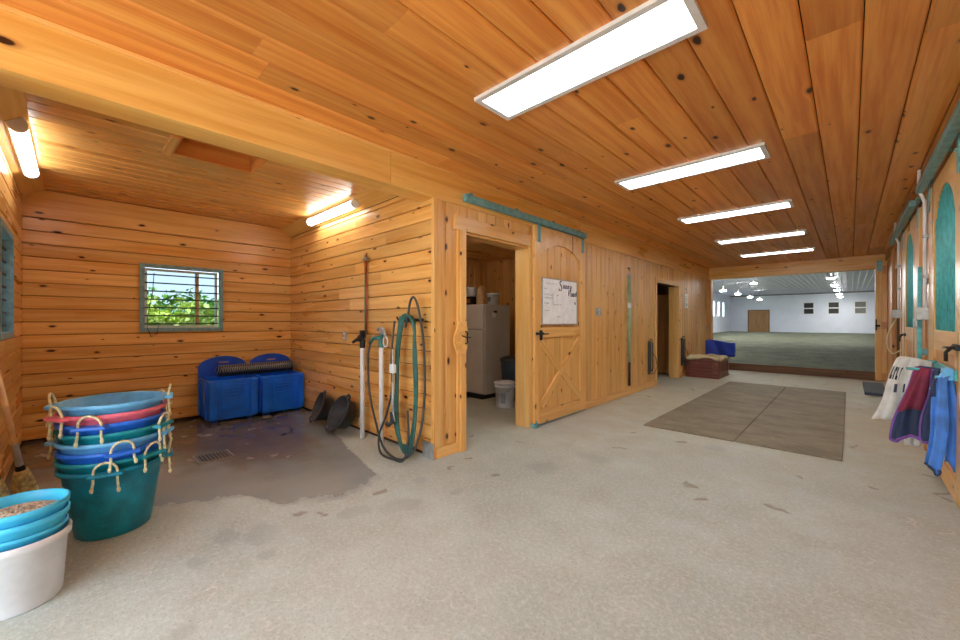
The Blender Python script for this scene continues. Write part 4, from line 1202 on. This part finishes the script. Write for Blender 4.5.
# ------------------------------------------------------------------ blue feeders and rolled mat
def feeder(y0, label):
    FW, FD, FH = .55, .485, .53
    p = empty('hay_feeder', (XB + .035, y0, 0)); tag(p, label, 'feeder', 'blue wall feeders')
    t_ = .03
    m = MB()
    # tapered open box: outer and inner walls
    def ring(z, ins): 
        k = .018 * (1 - z / FH)
        return [(ins + 0.0, ins + k, z), (FD - ins - k, ins + k, z), (FD - ins - k, FW - ins - k, z), (ins, FW - ins - k, z)]
    vs = ring(.035, 0) + ring(FH, 0) + ring(FH, t_) + ring(.10, t_)
    fs = [(3, 2, 1, 0), (12, 13, 14, 15)]
    for L_ in range(3):
        for k in range(4):
            a, b = L_ * 4 + k, L_ * 4 + (k + 1) % 4
            fs.append((a, b, b + 4, a + 4))
    m.add(vs, fs); bd = m.build('bin', 'blue_feeder', p)
    b_ = bd.modifiers.new('round', 'BEVEL'); b_.width = .010; b_.segments = 2
    # corner pillars and moulded ribs on the front
    for a, b in ((.0, .095), (FW - .095, FW)):
        m = MB(); m.bbox(FD - .016, FD + .026, a + .012, b - .004, .05, FH - .012, .012); m.build('pillar', 'blue_feeder', bd)
    m = MB(); m.bbox(FD - .02, FD + .004, .14, FW - .14, .15, FH - .06, .008); m.build('front_panel', 'blue_feeder', bd)
    for k in range(4):
        m = MB(); m.bbox(FD + .0, FD + .012, .18, FW - .18, .29 + k * .042, .306 + k * .042, .004); m.build('rib', 'blue_feeder', bd)
    m = MB(); m.bbox(.02, .12, -.012, .012, .06, FH - .02, .008); m.bbox(FD - .13, FD - .05, -.012, .012, .06, FH - .02, .008); m.build('side_pillar', 'blue_feeder', bd)
    for a in (.05, FW - .11):
        for x in (.05, FD - .09):
            m = MB(); m.bbox(x, x + .06, a, a + .06, 0, .04, .006); m.build('foot', 'blue_feeder_dark', p)
    # arched back panel with a slot
    n = 20; m = MB()
    arch = [(0.0, FH - .02), (0.0, .645)] + [(FW / 2 - (FW / 2 - .0) * math.cos(PI * k / n) , .645 + .145 * math.sin(PI * k / n)) for k in range(1, n)] + [(FW, .645), (FW, FH - .02)]
    m.prism([(a, z) for a, z in arch], 'x', -.03, .012)
    bp = m.build('back_panel', 'blue_feeder_dark', p)
    m = MB(); m.tube([(.014, FW / 2 - .075, .722), (.014, FW / 2 + .075, .722), (.014, FW / 2 + .075, .692), (.014, FW / 2 - .075, .692)], .007, 6, closed=True); m.build('slot_rim', 'blue_feeder_dark', bp)
    m = MB(); m.bbox(.010, .016, FW / 2 - .055, FW / 2 + .055, .698, .716, .002); m.build('slot', 'kraft', bp)
    return p
feeder(1.115, 'blue plastic feeder with arched back, left of the pair')
feeder(1.705, 'blue plastic feeder with arched back in the bay corner')
# rolled mat
rm = empty('rolled_mat', (XB + .27, 1.28, .535 + .078)); tag(rm, 'rolled black lattice rubber mat lying across both blue feeders', 'rolled mat')
L = .90; m = MB(); pts = []; n = 60
prof = []
for k in range(n + 1):
    a = 2 * PI * 2.4 * k / n; r_ = .036 + .036 * k / n
    prof.append((r_ * math.cos(a), r_ * math.sin(a)))
vs = []
for y in (0, L):
    vs += [(q[0], y, q[1]) for q in prof]
m.add(vs, [(k, k + 1, n + 1 + k + 1, n + 1 + k) for k in range(n)], True)
o = m.build('mat_roll', 'rubber', rm, fix=False); s_ = o.modifiers.new('thick', 'SOLIDIFY'); s_.thickness = .007
m = MB()
for k in range(34):
    y = .012 + k * (L - .03) / 33
    for sgn in (1, -1):
        m.tube([(.077 * math.cos(a), y + sgn * .020 * (a - PI / 2), .077 * math.sin(a)) for a in [PI * (-.1 + .13 * q) for q in range(10)]], .0042, 4)
m.build('lattice', 'steel', rm)['kind'] = 'stuff'

# ------------------------------------------------------------------ rubber pans
def pan(c, tilt, turn, rad, label):
    p = empty('rubber_pan', c); tag(p, label, 'pan', 'rubber feed pans leaning on the bay wall')
    p.rotation_euler = (tilt, 0, turn)
    m = MB(); dpt = .15
    m.lathe([(0, 0), (rad * .74, 0), (rad * .80, .01), (rad * .96, dpt - .02), (rad * 1.03, dpt - .018), (rad * 1.04, dpt), (rad * .97, dpt + .004), (rad * .93, dpt - .02), (rad * .77, .02), (0, .014)], 44)
    m.build('body', 'rubber', p)
    for sg in (1, -1):
        m = MB(); m.tube([(sg * rad * .98, -.05, dpt - .01), (sg * (rad + .035), -.04, dpt), (sg * (rad + .045), 0, dpt), (sg * (rad + .035), .04, dpt), (sg * rad * .98, .05, dpt - .01)], .011, 7); m.xf(Matrix.Rotation(math.radians(62), 4, 'Z')); m.build('handle', 'rubber', p)
    return p
pan((-4.68, 2.20, .165), math.radians(70), math.radians(-12), .175, 'black rubber pan standing on edge nearer the blue feeders')
pan((-4.14, 2.175, .175), math.radians(64), math.radians(-3), .19, 'black rubber pan leaning in front, nearer the pipes')

# ------------------------------------------------------------------ hydrants
def hydrant(x, y, zt_, label, kind):
    p = empty('yard_hydrant', (x, y, 0)); tag(p, label, 'hydrant', 'yard hydrants')
    m = MB(); m.lathe([(0, 0), (.024, 0), (.024, zt_ - .13), (.02, zt_ - .125), (0, zt_ - .125)], 18); m.build('pipe_sleeve', 'white_plastic', p)
    m = MB(); m.lathe([(.018, zt_ - .14), (.03, zt_ - .12), (.03, zt_ - .05), (.022, zt_ - .04), (.022, zt_ + .01), (.0, zt_ + .02)], 16)
    if kind == 0:
        m.tube([(0, 0, zt_ - .04), (-.02, -.06, zt_ - .04), (-.03, -.10, zt_ - .07)], [.02, .017, .015]); m.build('head', 'black_iron', p)
        m = MB(); m.bbox(-.03, -.018, -.014, .014, .30, zt_ - .1, .004); m.build('side_bracket', 'hydrant_teal', p)
        m = MB(); m.tube([(.05, 0, zt_ - .06), (-.07, 0, zt_ - .0), (-.10, 0, zt_ - .03)], .012); m.bbox(-.03, .03, -.02, .02, zt_ - .01, zt_ + .06, .006); m.build('lever', 'black_iron', p)
    else:
        m.tube([(0, 0, zt_ - .04), (-.05, -.02, zt_ - .03), (-.11, -.03, zt_ - .04), (-.15, -.04, zt_ - .09)], [.022, .020, .018, .018]); m.build('head', 'hydrant_teal', p)
        m = MB(); m.tube([(-.07, -.0, zt_ + .05), (-.02, 0, zt_ + .075), (.05, 0, zt_ + .05), (.085, 0, zt_ - .03)], .013); m.bbox(-.03, .05, -.016, .016, zt_ + .0, zt_ + .06, .006); m.build('lever', 'galv', p)
        m = MB(); m.tube([(.09 + .04 * math.cos(a * PI / 8), -.01, zt_ - .07 + .05 * math.sin(a * PI / 8)) for a in range(16)], .007, 6, closed=True); m.build('ring', 'white_plastic', p)
    return p
hydrant(-3.80, 2.15, 1.10, 'white pipe hydrant with black head, left of the two', 0)
hydrant(-3.46, 2.17, 1.12, 'white pipe hydrant with teal spout, nearer the hose', 1)
rd = empty('hose_boom', (-3.83, 2.20, 1.12)); tag(rd, 'thin teal rod with tip bracket rising above the left hydrant', 'rod')
m = MB(); m.tube([(0, 0, -.05), (0, 0, .78)], .008, 8); m.build('rod', 'hydrant_teal', rd)
m = MB(); m.tube([(0, 0, .66), (0, 0, .80)], .011, 8); m.build('joint', 'copper', rd)
m = MB(); m.bbox(-.04, .03, -.012, .012, .80, .825, .004); m.tube([(0, 0, .78), (0, 0, .86)], .010); m.tube([(0, 0, .83), (0, .06, .83)], .007); m.build('tip_bracket', 'steel', rd)
m = MB(); m.tube([(-3.90, 2.255, 1.13), (-3.90, 2.255, 2.02)], .010, 8); tag(m.build('rod_reflection_line', 'copper'), 'thin copper-coloured line standing in for a reflection and shadow beside the teal rod', 'pipe')  # copper-coloured tube models the reflection and shadow seen beside the rod

# ------------------------------------------------------------------ hoses on the hook
hk = empty('hose_hook', (-3.03, YBR, 1.27)); tag(hk, 'black iron hose hook on the bay wall', 'hook')
m = MB(); m.bbox(-.10, .14, -.02, 0, -.015, .015, .004); m.tube([(-.09, -.02, 0), (-.09, -.12, -.01), (-.10, -.14, .03)], .010); m.tube([(.12, -.02, 0), (.12, -.12, -.01), (.12, -.14, .03)], .010)
m.tube([(-.09, -.11, 0), (.0, -.115, -.012), (.12, -.11, 0)], .009); m.build('bracket', 'black_iron', hk)
def spline(pts, n=8, closed=False):
    P = [Vector(p) for p in pts]; out = []
    N = len(P)
    for i in range(N if closed else N - 1):
        p0 = P[(i - 1) % N] if (closed or i > 0) else P[i]; p1 = P[i]; p2 = P[(i + 1) % N]; p3 = P[(i + 2) % N] if (closed or i + 2 < N) else p2
        for k in range(n):
            t = k / n
            out.append(0.5 * ((2 * p1) + (-p0 + p2) * t + (2 * p0 - 5 * p1 + 4 * p2 - p3) * t * t + (-p0 + 3 * p1 - 3 * p2 + p3) * t ** 3))
    if not closed: out.append(P[-1])
    return out
Yh = 2.17
m = MB()
loops = []
for k in range(4):      # coil hanging from the hook
    dx = k * .022
    loops += [(-2.90 + dx * .6, Yh - .02 * k, 1.26), (-2.875 + dx * .5, Yh - .03, .95), (-2.87 + dx * .4, Yh - .02, .55), (-2.90 + dx * .6, Yh - .035 - .008 * k, .22 - .03 * k),
              (-3.01, Yh - .05, .09 - .015 * k if k < 3 else .05), (-3.12 - dx, Yh - .03, .25 + .02 * k), (-3.13 - dx * .4, Yh - .03, .60), (-3.12 - dx * .6, Yh - .02, 1.0), (-3.03 - dx, Yh - .02, 1.285 + .006 * k), ]
m.tube(spline(loops, 7), .0125, 8)
o = tag(m.build('garden_hose', 'hose_green'), 'green garden hose coiled in long loops over the hook', 'hose')
m = MB()
m.tube(spline([(-3.60, 2.13, 1.03), (-3.62, 2.11, .85), (-3.56, 2.10, .50), (-3.42, 2.09, .22), (-3.24, 2.05, .06), (-3.02, 2.02, .014), (-2.88, 2.05, .03), (-2.80, 2.12, .16), (-2.785, 2.19, .5), (-2.80, 2.20, 1.0), (-2.85, 2.18, 1.35), (-2.895, 2.16, 1.475), (-2.94, 2.15, 1.44), (-2.98, 2.15, 1.30), (-3.02, 2.15, 1.2)], 8), .011, 8)
tag(m.build('wash_hose', 'hose_dark'), 'dark hose running from the teal spout along the floor and up over the hook', 'hose')
m = MB(); m.tube(spline([(-3.12, 2.10, 1.26), (-3.14, 2.08, .95), (-3.14, 2.08, .6), (-3.22, 2.07, .35), (-3.31, 2.05, .15), (-3.20, 2.0, .018), (-2.98, 1.99, .014), (-2.86, 2.02, .03), (-2.86, 2.07, .2), (-2.90, 2.09, .45)], 8), .010, 8)
tag(m.build('black_hose', 'hose_dark'), 'black hose hanging straight from the left end of the hook', 'hose')
nz = empty('spray_wand', (-3.06, 2.04, .38)); tag(nz, 'spray wand with silver grip hanging among the hoses', 'spray nozzle')
m = MB(); m.tube([(0, 0, .62), (0, 0, .30)], .009); m.tube([(0, 0, .32), (0, 0, .02)], .012); m.build('wand', 'silver', nz)
m = MB(); m.bbox(-.028, .028, -.02, .02, .40, .48, .006); m.build('valve', 'white_plastic', nz)
m = MB(); m.bbox(-.02, .02, -.02, .02, -.06, .04, .006); m.tube([(0, 0, -.05), (-.05, -.01, -.09), (-.09, -.01, -.08)], .020); m.build('nozzle', 'hose_dark', nz)
m = MB(); m.tube([(.02, -.015, .10), (.035, -.02, .05), (.05, -.01, -.04)], .007); m.build('trigger', 'silver', nz)

# ------------------------------------------------------------------ right side: sliding stall doors with arched grilles
def stall_door(y0, y1, a0, a1, label, seed):
    """door from y0 to y1, arched grille opening a0..a1"""
    FX = XR - .045
    p = empty('stall_door', (FX, y0, 0.03)); tag(p, label, 'stall door', 'stall doors with arched teal grilles')
    Hh, th_ = 2.40, .042
    a0 -= y0; a1 -= y0; W_ = y1 - y0; zb, zs, zt_ = 1.155, 1.92, 2.27
    def pc(nm, ya, yb, za, zb_, d0=0.0, d1=th_, mat='pine_trim'):
        m = MB()
        if zb_ - za > yb - ya: m.bbox(0, zb_ - za, 0, yb - ya, 0, d1 - d0, .004); Mx = Matrix(((0, 0, 1, d0), (0, 1, 0, ya), (-1, 0, 0, zb_), (0, 0, 0, 1)))
        else: m.bbox(0, yb - ya, 0, zb_ - za, 0, d1 - d0, .004); Mx = Matrix(((0, 0, 1, d0), (1, 0, 0, ya), (0, 1, 0, za), (0, 0, 0, 1)))
        o = m.build(nm, mat, p); o.matrix_local = Mx; return o
    pc('stile', 0, a0, 0, Hh); pc('stile', a1, W_, 0, Hh)
    pc('rail', a0, a1, zb - .16, zb); pc('rail', a0, a1, 0, .15)
    k_ = 6
    for k in range(k_): pc('door_plank', a0 + (a1 - a0) * k / k_ + .001, a0 + (a1 - a0) * (k + 1) / k_ - .001, .15, zb - .16, .010, .034, 'pine_stall')
    vs = []; N_ = 25
    for k in range(N_):
        c = math.cos(PI - PI * k / (N_ - 1)); s_ = math.sin(PI - PI * k / (N_ - 1))
        yy, zz = (a0 + a1) / 2 + (a1 - a0) / 2 * c, zs + (zt_ - zs) * s_
        for d in (0, th_): vs += [(d, yy, zz), (d, yy, Hh)]
    fs = []
    for k in range(N_ - 1):
        a, b = 4 * k, 4 * (k + 1)
        fs += [(a + 2, b + 2, b + 3, a + 3), (a, a + 1, b + 1, b), (a, b, b + 2, a + 2), (a + 1, a + 3, b + 3, b + 1)]
    m = MB(); m.add(vs, fs); m.build('arched_head', 'pine_trim', p)
    n = 27
    for k in range(n):
        t = (k + .5) / n; yy = a0 + (a1 - a0) * t; c = 2 * t - 1
        zz = zs + (zt_ - zs) * math.sqrt(max(0, 1 - c * c))
        m = MB(); dd = th_ * (.35 if k % 2 else .65); m.tube([(dd, yy, zb - .01), (dd, yy, zz + .01)], .007 if k % 2 else .010, 8); m.build('grille_bar', 'teal_bar', p)
    for yy in (.07, W_ - .07):
        m = MB(); m.bbox(-.008, 0, yy - .03, yy + .03, Hh - .20, Hh + .05, .002); m.tube([(-.02, yy, Hh - .05), (0, yy, Hh - .05)], .010); m.build('hanger', 'teal_metal', p)
    m = MB(); yl = a1 + .02 if seed == 2 else .10
    m.bbox(-.016, 0, yl - .06, yl + .10, 1.035, 1.075, .004); m.tube([(-.02, yl - .05, 1.055), (-.045, yl - .05, 1.055), (-.045, yl + .13, 1.05)], .008); m.tube([(-.02, yl + .02, 1.06), (-.05, yl + .02, 1.02), (-.05, yl + .02, .96)], .010)
    m.build('latch', 'black_iron', p)
    return p
stall_door(3.92, 5.34, 4.12, 5.06, 'nearest pine stall door with tall arched teal grille at the right edge', 1)
stall_door(6.02, 7.84, 6.51, 7.35, 'second pine stall door with arched teal grille, beyond the conduit', 2)
for y0, y1, lb in ((2.4, 5.42, 'teal overhead track of the nearest stall door'), (5.95, 8.9, 'teal overhead track of the second stall door')):
    p = empty('stall_track', (XR - .03, y0, 2.44)); tag(p, lb, 'track', 'stall door tracks')
    m = MB(); m.bbox(-.09, -.035, 0, y1 - y0, 0, .062, .008); m.build('rail_box', 'teal_metal', p)
    for k in range(4):
        yy = .15 + k * (y1 - y0 - .3) / 3
        m = MB(); m.bbox(-.036, .0, yy - .02, yy + .02, .04, .11, .003); m.build('bracket', 'teal_metal', p)
# post-mounted teal bar and conduits
def conduit(y, zlow, label, box_z):
    p = empty('conduit', (XR - .05, y, 0)); tag(p, label, 'conduit', 'white electrical conduits')
    m = MB(); pts = spline([(-.045, .0, ZC), (-.045, .0, ZC - .16), (-.043, .0, ZC - .20), (-.012, .0, ZC - .30), (-.01, .0, ZC - .36), (-.01, 0, zlow)], 6)
    m.tube(pts, .014, 8); m.build('pipe', 'white_plastic', p)
    for z in (ZC - .62, (zlow + ZC - .62) / 2):
        m = MB(); m.bbox(-.026, .02, -.028, .028, z - .014, z + .014, .003); m.build('clamp', 'galv', p)
    m = MB(); m.bbox(-.07, .02, -.045, .045, box_z - .06, box_z + .06, .006); m.build('junction_box', 'galv', p)
conduit(5.42, 1.30, 'white conduit running down between the two stall doors', 1.33)
conduit(8.08, 1.40, 'white conduit with junction box beyond the second stall door', 1.36)
p = empty('teal_post_bar', (XR - .07, 5.52, 0.84)); tag(p, 'teal steel bar on the post between the stall doors', 'bar')
m = MB(); m.bbox(-.03, .0, -.035, .035, 0, .93, .006); m.build('bar', 'teal_bar', p)
for zz in (.1, .76):
    m = MB(); m.bbox(.0, .04, -.02, .02, zz, zz + .06, .004); m.build('bracket', 'teal_metal', p)
m = MB(); m.bbox(-.05, -.03, -.09, .09, .36, .44, .006); m.build('cross_plate', 'galv', p)
p = empty('cord_loop', (XR - .04, 8.1, 1.0)); tag(p, 'thin pale cord looping down behind the white sheet', 'cord')
m = MB(); m.tube(spline([(-.04, .05, .30), (-.08, 0, .2), (-.13, -.03, .05), (-.13, -.05, -.12), (-.08, -.08, -.2), (0, -.05, -.15)], 6), .008, 6); m.build('cord', 'rope', p)

# sliding arena door, pushed back to the right
p = empty('arena_door', (.385, YE - .06, 0.02)); tag(p, 'pine arena door slid open, with X brace, right of the arena opening', 'door')
def ad(nm, a, b, c, d, e, f, mat='pine_stall'):
    o = trimbox(p, nm, a, b, c, d, e, f, mat); o.matrix_local = o.matrix_world.copy(); return o
ADW = .17
ad('stile', 0, .09, -.03, .0, 0, 2.38, 'pine_beam'); 
for k in range(1): ad('door_plank', .09, ADW, -.012, .0, 0, 2.38, 'pine_trim')
ad('rail', .09, ADW, -.03, -.012, 0, .16); ad('rail', .09, ADW, -.03, -.012, 1.08, 1.22); ad('rail', .09, ADW, -.03, -.012, 2.22, 2.38)
m = MB(); m.bbox(.0, .07, -.052, -.03, 1.12, 1.16, .004); m.tube([(.01, -.05, 1.05), (.01, -.08, 1.08), (.01, -.08, 1.24), (.01, -.05, 1.27)], .010); m.build('latch', 'black_iron', p)
m = MB(); m.bbox(.02, .10, -.045, -.03, 2.28, 2.50, .004); m.build('hanger', 'teal_metal', p)

# ------------------------------------------------------------------ horse blankets on swing arms
XF = XR - .045
def drape(name, label, p0, p1, drop_f, drop_b, flare0, spread, folds, mat, seed, amp=.02, hem=.05, cat='horse blanket', bulge=1.0):
    """cloth hung over a bar p0->p1; flare0 pulls the free lower corner outwards along the bar"""
    rr = random.Random(seed); ph = [rr.uniform(0, 6) for _ in range(5)]
    a, b = Vector(p0), Vector(p1); d = (b - a); L = d.length; d.normalize()
    nrm = Vector((0, 0, 1)).cross(d).normalized()
    ns, nt = 40, 34; vs = []
    for i in range(ns + 1):
        s_ = i / ns
        for j in range(nt + 1):
            t = -1 + 2 * j / nt
            q = abs(t); drop = (drop_f if t < 0 else drop_b) * (1 + hem * math.sin(5 * s_ + ph[0]) + .5 * hem * math.sin(11 * s_ + ph[1]))
            w = (.018 + spread * q) * (-1 if t < 0 else 1)
            if q < .12: w = .018 * math.sin(t / .12 * PI / 2); zz = .018 * math.cos(t / .12 * PI / 2)
            else: zz = -(q - .12) / .88 * drop
            fold = amp * min(1, q * 2.2) * (math.sin(2 * PI * folds * s_ + ph[2] + 1.2 * q) + .45 * math.sin(2 * PI * folds * 2.3 * s_ + ph[3]))
            al = s_ * L - flare0 * (1 - s_) * q ** bulge + .02 * math.sin(6 * q + ph[4]) * q
            pos = a + d * al + nrm * (w + (fold if t < 0 else fold * .4 + (.0))) + Vector((0, 0, zz + .012 * q * math.sin(9 * s_ + ph[1])))
            vs.append(tuple(pos))
    fs = [(i * (nt + 1) + j, (i + 1) * (nt + 1) + j, (i + 1) * (nt + 1) + j + 1, i * (nt + 1) + j + 1) for i in range(ns) for j in range(nt)]
    m = MB(); m.add(vs, fs, True)
    t = empty(name, (0, 0, 0)); tag(t, label, cat)
    o = m.build('cloth', mat, t); sm = o.modifiers.new('thick', 'SOLIDIFY'); sm.thickness = .010; sm.offset = 0
    def edge(nm, jj, mt, r_):
        mm = MB(); mm.tube([vs[i * (nt + 1) + jj] for i in range(ns + 1)], r_, 6); mm.build(nm, mt, t)
    def side(nm, ii, mt, r_, j0=0, j1=None):
        mm = MB(); mm.tube([vs[ii * (nt + 1) + j] for j in range(j0, (nt // 2 if j1 is None else j1))], r_, 6); mm.build(nm, mt, t)
    def patch(nm, mt, i0, i1, j0, j1, off=.008):
        mm = MB(); pv = []
        for i in range(i0, i1 + 1):
            for j in range(j0, j1 + 1): pv.append(tuple(Vector(vs[i * (nt + 1) + j]) - nrm * off * (-1 if False else 1)))
        W__ = j1 - j0 + 1
        mm.add(pv, [((i) * W__ + j, (i + 1) * W__ + j, (i + 1) * W__ + j + 1, i * W__ + j + 1) for i in range(i1 - i0) for j in range(j1 - j0)], True)
        oo = mm.build(nm, mt, t, fix=False); s2 = oo.modifiers.new('thick', 'SOLIDIFY'); s2.thickness = .002; s2.offset = 0
    return t, edge, side, patch
# p0 is the free end (towards the aisle), p1 at the wall; front side (t<0) faces the camera
t, ed, sd_, pa = drape('horse_sheet', 'white horse sheet with black lettering hanging furthest into the aisle', (.335, 4.86, .94), (XF - .03, 4.80, .91), .52, .46, .17, .06, 2.0, 'sheet_white', 3, .030, .10, bulge=.75)
pa('logo_patch', 'slate', 9, 17, 7, 9)
for q in (2, 5, 8, 11): pa('lettering', 'ink_black', q, q + 1, 10, 13); pa('lettering', 'ink_black', q + 1, q + 2, 12 if q % 2 else 10, 13 if q % 2 else 11)
t, ed, sd_, pa = drape('horse_blanket', 'maroon and navy horse blanket with purple binding, between white sheet and blue blanket', (.395, 4.56, .89), (XF - .02, 4.50, .88), .56, .50, .15, .06, 1.6, 'navy', 8, .026, .07)
pa('maroon_panel', 'maroon', 0, 26, 6, 16, .012)
ed('binding', 0, 'purple', .012); sd_('binding', 0, 'purple', .012); sd_('binding', 26, 'purple', .010)
t, ed, sd_, pa = drape('horse_blanket', 'bright blue horse blanket hanging nearest the camera on the stall door', (.440, 4.12, .85), (XF - .03, 4.06, .87), .60, .58, .0, .04, 1.5, 'bright_blue', 5, .014)
ed('binding', 0, 'navy', .010)
pa('dark_panel', 'navy', 0, 12, 12, 16, .012)
t, ed, sd_, pa = drape('horse_sheet', 'crumpled pale lining drooping low under the maroon blanket', (.40, 4.72, .70), (XF - .03, 4.70, .72), .42, .36, .10, .03, 3.0, 'sheet_white', 15, .03)
rk = empty('blanket_rack', (XF, 4.46, .88)); tag(rk, 'teal swing-arm blanket rack on the nearest stall door', 'blanket rack')
m = MB(); m.bbox(-.012, 0, -.42, .46, -.02, .05, .004); m.build('wall_plate', 'teal_bar', rk)
for yy0, xx, yy1, zz in ((.34, -.20, .40, .05), (.04, -.19, .10, .005), (-.36, -.085, -.32, -.01)):
    m = MB(); m.tube([(-.01, yy0, zz), (xx, yy1, zz)], .011, 8); m.build('arm', 'teal_bar', rk)
m = MB(); m.bbox(-.06, -.012, -.40, -.30, -.02, .06, .006); m.tube([(-.05, -.36, .03), (-.085, -.33, -.05), (-.10, -.30, -.10)], .012); m.build('front_bracket', 'tub_light', rk)

for o in bpy.data.objects:
    if o.type == 'MESH' and o.parent is not None and o.data.materials and o.data.materials[0] is None: print('no material', o.name)
